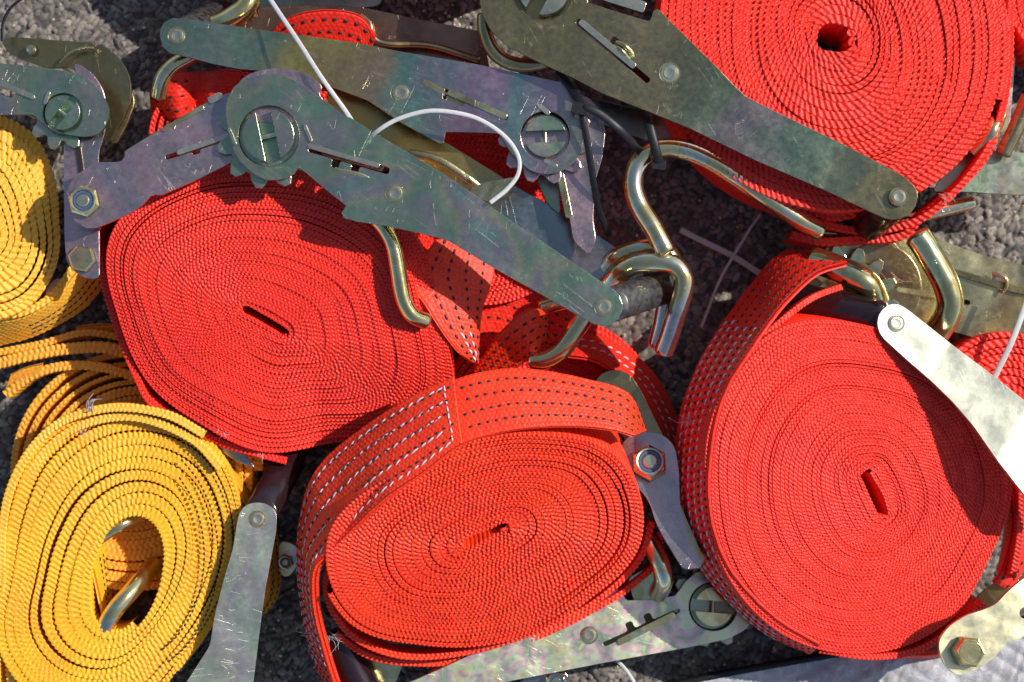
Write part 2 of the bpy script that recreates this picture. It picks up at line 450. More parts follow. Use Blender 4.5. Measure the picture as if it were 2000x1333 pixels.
def plate(parent, name, mat, outline, plane, thick=11, holes=(), bev=2.6, rad=6, folds=(), image=True, smooth=False, height=0.):
    """sheet part: outline in photo pixels on the given plane; folds = (ax,ay,bx,by,slope): beyond the line a->b the sheet slopes"""
    conv = (lambda q: plane.loc(*q)) if image else (lambda q: q)
    loops = []
    for k, poly in enumerate([outline] + list(holes)):
        pp = round_poly(poly, rad if k == 0 else min(rad, 3)) if len(poly) < 28 else poly
        q = [np.array(conv(z_)) for z_ in pp]; out = []
        for z_ in q:
            if not out or np.linalg.norm(z_ - out[-1]) > .35: out.append(z_)
        if np.linalg.norm(out[0] - out[-1]) < .35: out.pop()
        loops.append(np.array(out))
    vin, ein = [], []
    for lp in loops:
        b0 = len(vin); vin += [Vector(q) for q in lp]; ein += [(b0 + i, b0 + (i + 1) % len(lp)) for i in range(len(lp))]
    vs, es, fs, _, _, _ = delaunay_2d_cdt(vin, ein, [], 0, 1e-4)
    def inside(x, y):
        c = False
        for lp in loops:
            a_, b_ = lp, np.roll(lp, -1, 0); m_ = (a_[:, 1] > y) != (b_[:, 1] > y)
            with np.errstate(all='ignore'): xs_ = (b_[:, 0] - a_[:, 0]) * (y - a_[:, 1]) / (b_[:, 1] - a_[:, 1]) + a_[:, 0]
            if (m_ & (x < xs_)).sum() % 2: c = not c
        return c
    fs = [f for f in fs if inside(sum(vs[q][0] for q in f) / len(f), sum(vs[q][1] for q in f) / len(f))]
    used = sorted({q for f in fs for q in f}); ix = {q: n_ for n_, q in enumerate(used)}
    bm = bmesh.new(); h_ = thick / 2
    top = [bm.verts.new((vs[q][0], vs[q][1], h_)) for q in used]; bot = [bm.verts.new((vs[q][0], vs[q][1], -h_)) for q in used]
    cnt = {}
    for f in fs:
        for n_ in range(len(f)): e_ = (f[n_], f[(n_ + 1) % len(f)]); cnt[tuple(sorted(e_))] = cnt.get(tuple(sorted(e_)), 0) + 1
    for f in fs:
        bm.faces.new([top[ix[q]] for q in f]); bm.faces.new([bot[ix[q]] for q in reversed(f)])
        for n_ in range(len(f)):
            a_, b_ = f[n_], f[(n_ + 1) % len(f)]
            if cnt[tuple(sorted((a_, b_)))] == 1: bm.faces.new([top[ix[a_]], bot[ix[a_]], bot[ix[b_]], top[ix[b_]]])
    bmesh.ops.recalc_face_normals(bm, faces=bm.faces)
    rim = [ed for ed in bm.edges if len(ed.link_faces) == 2 and ed.verts[0].co.z > 0 and ed.verts[1].co.z > 0 and ed.calc_face_angle(0) > 1.2]
    bmesh.ops.bevel(bm, geom=rim, offset=min(bev, thick * .4), segments=2, affect='EDGES', clamp_overlap=True, profile=.5)
    bmesh.ops.dissolve_limit(bm, angle_limit=.002, verts=bm.verts, edges=bm.edges) if False else None
    fl = []
    for (ax, ay, bx, by, sl) in folds:
        A_, B_ = np.array(conv((ax, ay))), np.array(conv((bx, by))); d = B_ - A_; nn = np.array([d[1], -d[0]]); nn /= np.linalg.norm(nn)
        for off in (-7, -2.5, 2.5, 7):
            q = A_ + nn * off
            bmesh.ops.bisect_plane(bm, geom=bm.verts[:] + bm.edges[:] + bm.faces[:], plane_co=(q[0], q[1], 0), plane_no=(nn[0], nn[1], 0))
        fl.append((A_, nn, sl))
    bmesh.ops.triangulate(bm, faces=[f for f in bm.faces if len(f.verts) > 4])
    bmesh.ops.recalc_face_normals(bm, faces=bm.faces)
    V = []
    for v in bm.verts:
        h = v.co.z - thick / 2 + height
        for (A_, nn, sl) in fl:
            d = (v.co.x - A_[0]) * nn[0] + (v.co.y - A_[1]) * nn[1]
            h += sl * (0 if d < -7 else ((d + 7) ** 2 / 28 if d < 7 else d))
        V.append(plane.at(v.co.x, v.co.y, h))
    bm.verts.index_update(); F = [[q.index for q in f.verts] for f in bm.faces]; bm.free()
    o = mesh(name, np.array(V), F, mat, parent, smooth=False, quads=False)
    bm = bmesh.new(); bm.from_mesh(o.data); bmesh.ops.recalc_face_normals(bm, faces=bm.faces)
    bm.to_mesh(o.data); bm.free()
    return o

def lathe(parent, name, mat, plane, x, y, prof, n=32, image=True, sharp=.6, a0=0.):
    """prof: (radius, height) in units over the plane at image point x,y"""
    cu_, cv_ = plane.loc(x, y) if image else (x, y)
    V, F = [], []
    for (r_, h_) in prof:
        for i in range(n):
            t = 2 * math.pi * i / n + a0; V.append(plane.at(cu_ + r_ * math.cos(t), cv_ + r_ * math.sin(t), h_))
    m = len(prof)
    F = [[i * n + j, i * n + (j + 1) % n, (i + 1) * n + (j + 1) % n, (i + 1) * n + j] for i in range(m - 1) for j in range(n)]
    F.append(list(range((m - 1) * n, m * n)))
    o = mesh(name, np.array(V), F, mat, parent, quads=False)
    fixn(o, sharp); return o

def fixn(o, sharp=.6):
    bm = bmesh.new(); bm.from_mesh(o.data); bmesh.ops.recalc_face_normals(bm, faces=bm.faces)
    for ed in bm.edges:
        if len(ed.link_faces) == 2 and ed.calc_face_angle(0) > sharp: ed.smooth = False
    for f in bm.faces: f.smooth = True
    bm.to_mesh(o.data); bm.free()

def rivet(parent, plane, x, y, r=14, mat=None, name='rivet'):
    return lathe(parent, name, mat or M_RIVET, plane, x, y,
                 [(r * 1.2, -1), (r * 1.2, 2.2), (r * 1.08, 1.0), (r, 3), (r * .86, 5.5), (r * .62, 5.8), (r * .55, 4.6), (r * .3, 4.2), (.5, 4.1)])

def nut(parent, plane, x, y, r=30, h=22, mat=None, ring=True, rot=.3, name='nut'):
    o = lathe(parent, name, mat or M_HOOKY, plane, x, y, [(r * 1.0, 0), (r * 1.0, h * .75), (r * .86, h), (r * .5, h)], n=6, a0=rot, sharp=.3)
    if ring:
        rr = r * .8
        c = lathe(o, 'collar', M_RIVET, plane, x, y, [(rr, h * .8), (rr, h * 1.3), (rr * .92, h * 1.45), (rr * .8, h * 1.4), (rr * .76, h * 1.15), (rr * .3, h * 1.1)])
        lathe(o, 'insert_ring', M_NYL, plane, x, y, [(rr * .76, h * 1.1), (rr * .74, h * 1.3), (rr * .55, h * 1.28), (rr * .5, h * 1.05)])
        lathe(o, 'bolt_end', M_RIVET, plane, x, y, [(rr * .5, h * .9), (rr * .5, h * 1.4), (rr * .42, h * 1.55), (1, h * 1.55)])
    return o

def tube(parent, name, mat, pts, r, n=20, seg=90, taper=None, flat=1.0, ends=True, image=True):
    p = cr(PA(pts) if image else np.asarray(pts, float), seg)
    T = np.gradient(p, axis=0); T /= np.linalg.norm(T, axis=1)[:, None]
    up = np.array([0, 0, 1.]); V = []; fr = None
    rad = np.full(seg, float(r)) if np.ndim(r) == 0 else np.interp(np.linspace(0, 1, seg), np.linspace(0, 1, len(r)), r)
    prev = None; rings = []
    for i in range(seg):
        t = T[i]
        if prev is None: nn = up - t * (up @ t)
        else: nn = prev - t * (prev @ t)
        if np.linalg.norm(nn) < 1e-3: nn = np.cross(t, [1, 0, 0])
        nn /= np.linalg.norm(nn); prev = nn; b = np.cross(t, nn)
        rings.append((p[i], rad[i], nn, b))
    seqs = []
    if ends:
        for k, f in ((1.0, .0), (.92, .55), (.7, .85)): pass
        e0 = [(p[0] - T[0] * rad[0] * d, rad[0] * q, rings[0][2], rings[0][3]) for d, q in ((.32, .45), (.26, .72), (.12, .93))]
        e1 = [(p[-1] + T[-1] * rad[-1] * d, rad[-1] * q, rings[-1][2], rings[-1][3]) for d, q in ((.12, .93), (.26, .72), (.32, .45))]
        rings = e0 + rings + e1
    for (c, rd, nn, b) in rings:
        for j in range(n):
            q = 2 * math.pi * j / n; V.append(c + rd * (math.cos(q) * b + flat * math.sin(q) * nn))
    m = len(rings)
    F = [[i * n + j, i * n + (j + 1) % n, (i + 1) * n + (j + 1) % n, (i + 1) * n + j] for i in range(m - 1) for j in range(n)]
    F += [list(range(n))[::-1], list(range((m - 1) * n, m * n))]
    o = mesh(name, np.array(V), F, mat, parent, quads=False); fixn(o, .9); return o

def wire_hook(label, pts, r=18, mat=None, group='steel wire hooks'):
    o = tube(None, 'wire_hook', mat or M_HOOK, pts, r * 1.1); tag(o, label, 'hook', group); return o

def tie(label, pts, w_=5.5, mat=None, group='white cable ties', head=None):
    """flat cable tie along a path"""
    t = thing('cable_tie', label, 'cable tie', pts[len(pts) // 2], group)
    tube(t, 'strap', mat or M_PLAST, pts, w_, n=14, flat=.4)
    if head is not None:
        (hx, hy, hz, ang, sz) = head
        pl = Plane(hx, hy, hz)
        c_, s_ = math.cos(math.radians(ang)), math.sin(math.radians(ang))
        poly = [(a_ * c_ - b_ * s_, a_ * s_ + b_ * c_) for a_, b_ in ((-sz, -sz * .7), (sz, -sz * .7), (sz, sz * .7), (-sz, sz * .7))]
        plate(t, 'head', mat or M_PLAST, poly, pl, thick=sz * .9, image=False, rad=2)
    return t

def gear(parent, plane, x, y, r0, r1, teeth, rot=0, thick=10, mat=None, name='ratchet_wheel'):
    cu_, cv_ = plane.loc(x, y); pts = []
    for k in range(teeth):
        a_ = 2 * math.pi * k / teeth + rot; d = 2 * math.pi / teeth
        for f, rr in ((0, r0), (.18, r0 + (r1 - r0) * .55), (.38, r1), (.6, r1 * .99), (.74, r0 + (r1 - r0) * .5), (.82, r0)):
            pts.append((cu_ + rr * math.cos(a_ + f * d), cv_ - rr * math.sin(a_ + f * d)))
    return plate(parent, name, mat or M_GREEN, pts, plane, thick, image=False, bev=1.5)

def hub(parent, plane, x, y, r, ang, mat=None, gap=.34, tall=7, pin=True):
    """split spindle: two half-moon shaft ends standing in a round hole, a cotter pin across the gap"""
    cu_, cv_ = plane.loc(x, y); m = mat or M_LEVER
    lathe(parent, 'spindle_hole', M_OLIVE, plane, x, y, [(r * 1.05, -4), (r * 1.03, -2), (r * 1.0, -4), (r * .98, -30), (r * .5, -30), (r * .1, -30)])
    for sgn in (1, -1):
        pts = []
        lim = math.degrees(math.acos(gap))
        for q in np.linspace(-lim, lim, 20):
            t = math.radians(q + ang + (0 if sgn > 0 else 180)); pts.append((cu_ + r * .86 * math.cos(t), cv_ - r * .86 * math.sin(t)))
        plate(parent, 'shaft_half', m, pts + pts[:1] * 8, plane, 36, image=False, bev=3.2, height=tall + (7 if sgn > 0 else 2))
    if pin:
        t = math.radians(ang); d = np.array([math.cos(t), -math.sin(t)])
        a_ = plane.at(cu_ - d[0] * r * .4, cv_ - d[1] * r * .4, 1); b_ = plane.at(cu_ + d[0] * r * .4, cv_ + d[1] * r * .4, 1)
        tube(parent, 'cotter_pin', M_RIVET, [a_, (a_ + b_) / 2, b_], r * .085, n=10, seg=6, image=False)

def bar(parent, plane, x0, y0, x1, y1, w_, mat=None, name='pawl', thick=9, height=5):
    d = np.array([x1 - x0, y1 - y0], float); d /= np.linalg.norm(d); n_ = np.array([-d[1], d[0]]) * w_ / 2
    a_, b_ = np.array([x0, y0]), np.array([x1, y1])
    return plate(parent, name, mat or M_BRASS, [tuple(a_ + n_), tuple(b_ + n_), tuple(b_ - n_), tuple(a_ - n_)], plane, thick, rad=3, height=height)

def slot_poly(x0, y0, x1, y1, w_, notches=(), depth=14, nw=14, side=1):
    """long narrow slot with square notches on one side"""
    d = np.array([x1 - x0, y1 - y0], float); L = np.linalg.norm(d); d /= L; n_ = np.array([-d[1], d[0]]) * side
    a_, b_ = np.array([x0, y0], float), np.array([x1, y1], float)
    pts = [a_ - n_ * w_ / 2, b_ - n_ * w_ / 2, b_ + n_ * w_ / 2]
    for q in sorted(notches, reverse=True):
        c_ = a_ + d * L * q
        pts += [c_ + d * nw / 2 + n_ * w_ / 2, c_ + d * nw / 2 + n_ * (w_ / 2 + depth), c_ - d * nw / 2 + n_ * (w_ / 2 + depth), c_ - d * nw / 2 + n_ * w_ / 2]
    pts.append(a_ + n_ * w_ / 2)
    return [tuple(q) for q in pts]

def threads(label, x, y, z, ang, n=14, L=40, spread=35, mat=None, cat='loose thread', seed=1, r=.5):
    rr = random.Random(seed); parts = []
    for i in range(max(5, n // 2)):
        a_ = math.radians(ang + rr.gauss(0, spread * .6)); l = L * .75 * rr.uniform(.3, 1.1); b = rr.gauss(.3, .35)
        x0, y0 = x + rr.uniform(-7, 7), y + rr.uniform(-7, 7); q = [(x0, y0, z), (x0 + math.cos(a_) * l * .5, y0 + math.sin(a_) * l * .5, z + rr.uniform(0, 14)),
             (x0 + math.cos(a_ + b) * l, y0 + math.sin(a_ + b) * l, z + rr.uniform(0, 18))]
        p = cr(PA(q), 7); T = np.gradient(p, axis=0); T /= np.linalg.norm(T, axis=1)[:, None]
        V = []
        for k in range(7):
            b1 = np.cross(T[k], [0, 0, 1.]); b1 /= np.linalg.norm(b1) + 1e-6; b2 = np.cross(T[k], b1); rd = r * (1 - .1 * k)
            V += [p[k] + rd * (math.cos(c_) * b1 + math.sin(c_) * b2) for c_ in (0, 2.1, 4.2)]
        F = [[k * 3 + j, k * 3 + (j + 1) % 3, k * 3 + 3 + (j + 1) % 3, k * 3 + 3 + j] for k in range(6) for j in range(3)]
        parts.append((np.array(V), F))
    V, F = join(parts); o = mesh('thread_tuft', V, np.array(F), mat or WHITETH); tag(o, label, cat, 'frayed thread ends'); return o

def grip(parent, mat, plane, x, y, r, vec, start=.06, n=36, drop=7):
    """plastic grip sleeve between the two lever plates, its ends flat against them"""
    cu_, cv_ = plane.loc(x, y); vec = np.array(vec, float); V = []; F = []
    ks = [(start, .97), (start + .01, 1.), (.5, 1.0), (.985, 1.0), (1., .97)]
    for k, f in ks:
        for i in range(n):
            t = 2 * math.pi * i / n
            V.append(plane.at(cu_ + f * r * math.cos(t), cv_ + f * r * math.sin(t), -drop) + vec * k)
    m = len(ks)
    F = [[i * n + j, i * n + (j + 1) % n, (i + 1) * n + (j + 1) % n, (i + 1) * n + j] for i in range(m - 1) for j in range(n)]
    F += [list(range(n))[::-1], list(range((m - 1) * n, m * n))]
    o = mesh('grip', np.array(V), F, mat, parent, quads=False); fixn(o, .6); return o

# ------------------------------------------------------------------ the setting: asphalt and tarpaulin
def make_ground():
    def axis(lo, hi, st, far):
        a_ = np.arange(lo, hi, st); k = np.array([60, 180, 500, 1400, 4000, 9000.])
        return np.r_[lo - k[::-1], a_, hi + k]
    xs = axis(-1210, 1210, 3.3, 0); ys = axis(-860, 860, 3.3, 0)
    X, Y = np.meshgrid(xs, ys); nx, ny = len(xs), len(ys)
    cs = 15.0; rs = np.random.RandomState(5); G = 256
    jx, jy, hh, cc, sz = rs.rand(G, G), rs.rand(G, G), rs.rand(G, G), rs.rand(G, G), rs.rand(G, G)
    wx = X + 6 * np.sin(Y * .05) + 3 * np.sin(Y * .17 + X * .03); wy = Y + 6 * np.sin(X * .043) + 3 * np.sin(X * .19)
    ci, cj = np.floor(wx / cs).astype(int), np.floor(wy / cs).astype(int)
    best = np.full(X.shape, 9.); sec = np.full(X.shape, 9.); H = np.zeros(X.shape); K = np.zeros(X.shape)
    for di in (-1, 0, 1):
        for dj in (-1, 0, 1):
            a_, b_ = (ci + di) % G, (cj + dj) % G
            d = np.hypot(wx / cs - (ci + di + jx[a_, b_]), wy / cs - (cj + dj + jy[a_, b_])) * (.8 + .5 * sz[a_, b_])
            m = d < best
            sec = np.where(m, best, np.minimum(sec, d)); best = np.where(m, d, best)
            H = np.where(m, hh[a_, b_], H); K = np.where(m, cc[a_, b_], K)
    edge = np.clip((sec - best) * 1.9, 0, 1)
    Z = (H - .5) * 8 + 7 * edge ** .6 - 8
    Z += 3 * smooth_noise(X * .01 + 7 * np.floor(Y * 0), 3) + 1.4 * smooth_noise(X * .35 + np.round(Y / 3.3) * 31.7, 9)
    far = (np.abs(X) > 1300) | (np.abs(Y) > 930); Z = np.where(far, -3, Z)
    V = np.stack([X.ravel(), Y.ravel(), Z.ravel()], 1)
    i = np.arange(ny - 1)[:, None]; j = np.arange(nx - 1)[None]; a0 = (i * nx + j).ravel()
    F = np.stack([a0, a0 + 1, a0 + nx + 1, a0 + nx], 1)
    m = N('asphalt'); c = m.coords((U, U, U))
    at = m.new('ShaderNodeAttribute'); at.attribute_name = 'stone'
    st = m.ramp(at.outputs['Fac'], [(0, (.055, .050, .048)), (.3, (.21, .18, .16)), (.65, (.36, .31, .265)), (.93, (.44, .38, .31)), (1, (.57, .51, .44))])
    ed = m.new('ShaderNodeAttribute'); ed.attribute_name = 'rim'
    base = m.mix(m.ramp(ed.outputs['Fac'], [(.05, 1), (.4, 0)]), st, (.035, .032, .032))
    base = m.mix(m.math('MULTIPLY', m.ramp(m.noise(c, .006, 3), [(.5, 0), (.7, 1)]), .45), base, (.085, .050, .035))
    base = m.mix(m.math('MULTIPLY', m.noise(c, .25, 3, .7), .6), base, (.19, .175, .16))
    m.set(Base_Color=base, Roughness=.75); m.bump(m.noise(c, .3, 4, .7), 1.0, .0012)
    o = mesh('ground', V, F, m.m, None); o['kind'] = 'structure'
    for nm, arr in (('stone', K), ('rim', edge)):
        at_ = o.data.attributes.new(nm, 'FLOAT', 'POINT'); at_.data.foreach_set('value', arr.ravel().astype(np.float32))
make_ground()

def make_tarp():
    nx, ny = 260, 130
    u = np.linspace(0, 1, nx); v = np.linspace(0, 1, ny)
    top = cr([(1280, 1352, 0), (1420, 1322, 0), (1600, 1290, 0), (1760, 1262, 0), (1900, 1235, 0), (2120, 1195, 0)], nx)
    V = []
    for jj in range(ny):
        p = top.copy(); p[:, 1] += v[jj] * 330; p[:, 0] += v[jj] * 60; V.append(p)
    V = np.array(V).reshape(-1, 3); x, y = V[:, 0], V[:, 1]
    z = 58 + 8 * smooth_noise(x * .011 + y * .006, 21) + 4 * np.abs(smooth_noise(x * .02 - y * .03, 22)) + 3 * smooth_noise(x * .03 + y * .05, 23) + 1.2 * smooth_noise(x * .11 + y * .04, 24)
    V[:, 2] = z; V = PA(V)
    i = np.arange(ny - 1)[:, None]; j = np.arange(nx - 1)[None]; a0 = (i * nx + j).ravel()
    F = np.stack([a0, a0 + 1, a0 + nx + 1, a0 + nx], 1)
    m = N('tarpaulin'); c = m.coords((U, U, U)); n1 = m.noise(c, .03, 4, .6, 1.5); n2 = m.noise(m.coords((U * .12, U * .8, U)), 1, 2)
    base = m.ramp(n1, [(.3, (.27, .27, .28)), (.55, (.37, .37, .385)), (.72, (.52, .52, .535))])
    m.set(Base_Color=m.mix(.18, base, m.ramp(n2, [(.4, .15), (.6, .5)])), Roughness=.45); m.bump(m.math('ADD', n1, m.math('MULTIPLY', n2, .3)), .6, .001)
    t = thing('tarpaulin', 'crinkled silver grey plastic sheet lying on the asphalt under the right red roll', 'tarpaulin', (1700, 1320, 14))
    mesh('sheet', V, F, m.m, t)
    nn = nx; p = PA(np.column_stack([top[:, :2], np.full(nx, 60.)])); V2 = []
    for dx, dz in ((-13, -14), (-12, 0), (0, 3), (2, -10)):
        q = p.copy(); q[:, 1] += dx; q[:, 2] += dz; V2.append(q)
    V2 = np.array(V2).reshape(-1, 3); i = np.arange(3)[:, None]; j = np.arange(nn - 1)[None]; a0 = (i * nn + j).ravel()
    mesh('black_edging', V2, np.stack([a0, a0 + 1, a0 + nn + 1, a0 + nn], 1), M_BPLAST, t)
make_tarp()

GR = 'red lashing strap rolls'; GY = 'yellow lashing strap rolls'
# ------------------------------------------------------------------ red roll, left of the middle
t = thing('strap_roll', 'large red strap roll under the grey lever left of the middle, slot slanting down right', 'strap roll', (520, 620, 40), GR)
pl2 = Plane(515, 628, 262, .0, -.11)
coil(t, 'coil', RED, (515, 628), (48, 8, 30), [345, 395, 292, 268, 240, 258, 285, 345, 322, 300, 312, 335], 28, pl2, 190, 8.4, 1.5, 'V', seed=1,
     start=35, grooves=((19.5, 200, 330, .22), (24.4, 150, 290, .3), (26.3, 60, 240, .25), (13.2, 180, 260, .15), (9.3, 170, 300, .12)), zvar=2.2,
     warp=lambda x, y, f: -62 * np.clip((x - 420) / 200, 0, 1) * np.clip((y - 670) / 170, 0, 1.3) ** 1.2 - 18 * np.clip(f * 1.0 - .75, 0, 1) * 2)
loose(t, 'loose_ply', RED, [(232, 400, 236), (200, 430, 228), (188, 462, 222), (205, 560, 226), (235, 660, 232), (268, 740, 236), (298, 790, 236), (380, 838, 216), (450, 872, 192), (560, 902, 165)], 6.5, 150, seed=3, amp=1.8)
loose(t, 'loose_ply', RED, [(290, 778, 222), (345, 822, 212), (420, 862, 188), (500, 888, 170)], 7, 120, seed=4, amp=2.2)
threads('short pale frayed threads on the lower left rim of the large red roll', 430, 845, 240, 60, 9, 22, 60, seed=3)
threads('short white frayed threads under the bottom edge of the large red roll', 508, 890, 225, 90, 9, 18, 60, seed=13)

# ------------------------------------------------------------------ red roll, bottom centre
t = thing('strap_roll', 'red strap roll at the bottom centre, tilted, with white stitching on its outer ply', 'strap roll', (945, 1050, 40), GR)
pl3 = Plane(945, 1050, 298, -.08, -.40)
coil(t, 'coil', RED_O, (945, 1050), (44, 8, -24), [308, 240, 214, 212, 242, 312, 312, 230, 196, 196, 232, 305], 17.5, pl3, 185, 9.0, 1.7, 'V', seed=5,
     start=-20, grooves=((9.5, 140, 250, .22), (15.5, 250, 60, .3), (17.6, 20, 250, .3), (6.2, 330, 100, .12), (13.3, 300, 60, .2)), zvar=3.2, res=6)
# loose plies round the bottom and right
loose(t, 'loose_ply', RED_O, [(640, 1108, 262), (636, 1150, 240), (652, 1200, 218), (700, 1252, 195), (790, 1283, 180), (905, 1276, 172), (1030, 1240, 170), (1150, 1185, 172), (1245, 1100, 180), (1275, 1020, 190)], 6, 110, 9.5, 1.8, seed=8)
loose(t, 'loose_ply', RED_O, [(655, 1240, 170), (720, 1282, 160), (800, 1296, 150), (900, 1290, 140), (1060, 1240, 140), (1180, 1180, 140), (1240, 1140, 140), (1290, 1090, 150), (1285, 1040, 165)], 6, 90, 9.5, 1.8, seed=18)
far = [(1262, 842, 257), (1228, 768, 282), (1140, 738, 304), (1035, 720, 314), (965, 722, 316), (885, 742, 314), (790, 789, 304), (716, 838, 288), (648, 892, 270), (612, 942, 247), (594, 1010, 197), (588, 1080, 167), (592, 1150, 142), (602, 1220, 122), (622, 1290, 107), (650, 1350, 97)]
near = [(1240, 850, 342), (1190, 838, 364), (1120, 832, 380), (1040, 835, 388), (975, 845, 390), (902, 868, 388), (830, 922, 382), (758, 972, 370), (690, 1036, 328), (648, 1078, 306), (622, 1108, 284), (617, 1150, 257), (622, 1200, 227), (634, 1250, 197), (648, 1300, 172), (668, 1360, 152)]
far = [(x, y, z + 14 - (0, 0, 0, 0, 0, 0, 18, 45, 62, 50, 36, 24, 10, 0, 0, 0)[i_]) for i_, (x, y, z) in enumerate(far)]
near = [(x, y, z - (4 if 2 <= i_ <= 9 else -6)) for i_, (x, y, z) in enumerate(near)]
rb, ob = ribbon(t, 'outer_ply', RED_O, far, near, 7, 1.7, 9.5, 8.5, bulge=3)
ORG[ob.name] = ORG[t.name]
uS = rb.t[np.argmin(np.abs(((rb.A + rb.B) / 2)[:, 0] - P(897, 800, 300)[0]) + 1e3 * (rb.t > rb.L * .5))]
sew(ob, BLACKTH, rb, dashes(rb, (.18, .38, .60, .81), 8, 17, 6, uS - 6, seed=2), 2.5, 'black_tracer')
u2 = [k for k in rb.t if k > uS + 4]
far2, near2 = [], []
for q in np.linspace(uS - 2, rb.L * .985, 26):
    a_ = rb.pos(q, -2, 9)[0]; b_ = rb.pos(q, rb.W + 2, 9)[0]
    for lst, p_ in ((far2, a_), (near2, b_)):
        k = (ZC - p_[2]) / (ZC - ZR); lst.append((p_[0] / k + 1000, p_[1] / k + 666.5, p_[2]))
rb2, ob2 = ribbon(t, 'sewn_end_ply', RED_O, far2, near2, 7, 1.7, 9.5, 8.5, bulge=3)
sew(ob2, BLACKTH, rb2, dashes(rb2, (.14, .32, .5, .68, .86), 8, 17, 8, None, seed=4, phase=.4), 2.3, 'black_tracer')
sg = dashes(rb2, (.10, .30, .49, .70, .90), 15, 20.5, 20, rb2.L * .93, seed=6, slip=4, phase=.3, jit=3)
sg += [(20 + 1.2 * math.sin(k), rb2.W * (.08 + .84 * k / 8), 19 + math.sin(k * 2), rb2.W * (.08 + .84 * (k + .85) / 8)) for k in range(8)]
sew(ob2, WHITETH, rb2, sg, 1.8, 'white_seam')
threads('white frayed thread tuft left of the bottom centre roll', 622, 1232, 180, 175, 26, 48, 28, seed=5)
threads('larger white frayed thread tuft on the lower left rim of the bottom centre roll', 645, 1240, 190, 20, 26, 46, 50, seed=6)

# ------------------------------------------------------------------ red roll, right
t = thing('strap_roll', 'big bright red rolled lashing strap at the right under the shiny silver lever', 'strap roll', (1700, 960, 20), GR)
pl4 = Plane(1710, 965, 262, -.24, -.12)
coil(t, 'coil', RED, (1710, 965), (46, 13, 66), [268, 258, 288, 312, 328, 330, 330, 355, 370, 322, 300, 278], 38, pl4, 185, 8.4, 1.4, 'V', seed=9,
     start=-60, grooves=((27.5, 180, 320, .35), (29.5, 90, 175, .22), (34.4, 110, 200, .25), (36.5, 260, 330, .25), (19.5, 190, 290, .12)), zvar=2.0)
near = [(1655, 512, 262), (1598, 530, 282), (1550, 570, 300), (1508, 618, 318), (1458, 690, 330), (1420, 752, 338), (1396, 820, 342), (1384, 900, 343), (1382, 975, 342), (1394, 1045, 338), (1425, 1115, 330), (1475, 1175, 318), (1530, 1222, 300), (1600, 1262, 275)]
far = [(1556, 488, 150), (1530, 492, 150), (1494, 520, 155), (1440, 590, 160), (1388, 665, 165), (1352, 735, 168), (1332, 802, 170), (1321, 885, 170), (1319, 970, 168), (1332, 1050, 160), (1372, 1118, 150), (1430, 1185, 140), (1496, 1240, 128), (1580, 1278, 115)]
near = near[:2] + [(x, y, pl4.hit(x, y)[2] + d) for (x, y, z), d in zip(near[2:], [-36, -10] + [5] * 20)]
far = far[:3] + [(x, y, n_[2] - 172) for (x, y, z), n_ in zip(far[3:], near[3:])]
rb, ob = ribbon(t, 'outer_ply', RED, near, far, 9, 1.5, 9, 8, bulge=3)
sew(ob, BLACKTH, rb, dashes(rb, (.05, .23, .42, .61, .80), 8, 16, 10, None, seed=3, slip=0, phase=.45), 2.5, 'black_tracer')
sew(ob, WHITETH, rb, dashes(rb, (.13, .32, .51, .70, .88), 12, 18, rb.L * .22, rb.L * .93, seed=7, slip=4, phase=.35, jit=2), 2.1, 'white_seam')
loose(t, 'loose_ply', RED, [(1462, 702, 342), (1500, 652, 338), (1545, 612, 326), (1592, 580, 300), (1645, 560, 262)], 6, 120, seed=71)
ribbon(t, 'bottom_ply', RED, [(1500, 1195, 200), (1600, 1256, 175), (1700, 1280, 160), (1840, 1278, 150), (1900, 1250, 150)], [(1510, 1215, 60), (1600, 1262, 50), (1700, 1284, 45), (1845, 1284, 45), (1900, 1255, 45)], 8)
loose(t, 'loose_ply', RED, [(1600, 1270, 240), (1700, 1284, 225), (1790, 1272, 205), (1860, 1230, 190), (1925, 1180, 160)], 6, 140, seed=31)
threads('white frayed thread tuft on the left stitched side of the right red roll', 1352, 818, 260, 150, 22, 48, 24, seed=8)
r_, o_ = ribbon(t, 'strap_tail', RED, [(1960, 880, 170), (1975, 960, 165), (1978, 1040, 160), (1955, 1120, 150), (1940, 1140, 140)], [(2020, 860, 150), (2030, 960, 140), (2022, 1060, 130), (1985, 1140, 120), (1965, 1150, 120)], 8)
sew(o_, BLACKTH, r_, dashes(r_, (.2, .75), 9, 18, 5), 2.4, 'black_tracer')
loose(t, 'loose_ply', RED, [(1990, 880, 200), (1996, 960, 196), (1992, 1050, 190), (1978, 1130, 180)], 7, 120, seed=33)

# ------------------------------------------------------------------ red roll, top right
t = thing('strap_roll', 'large red strap roll at the top right with coarse cord-like edges and round hole', 'strap roll', (1640, 80, 40), GR)
pl1 = Plane(1635, 78, 275, -.03, .06)
coil(t, 'coil', RED, (1632, 78), (38, 27, 10), [335, 345, 345, 338, 338, 345, 345, 355, 350, 345, 340, 335], 24, pl1, 190, 12.5, 2.4, 'rope', slant=2.4, seed=14,
     start=20, grooves=((6.5, 20, 200, .14), (15.5, 350, 100, .30), (17.5, 190, 350, .2), (19.6, 200, 350, .25), (20.5, 300, 80, .22), (22.5, 180, 330, .25)), zvar=3.4, rnd=.1)
loose(t, 'loose_ply', RED, [(1655, 62, 276), (1668, 70, 272), (1662, 84, 270), (1675, 92, 268), (1668, 104, 268), (1645, 112, 266)], 6, 150, 12, 2.2, 'rope', seed=41)
loose(t, 'loose_ply', RED, [(1405, 285, 245), (1430, 330, 240), (1490, 372, 236), (1560, 404, 232), (1630, 424, 230), (1668, 412, 235), (1690, 395, 240)], 8, 150, 12, 2.2, 'rope', seed=42)
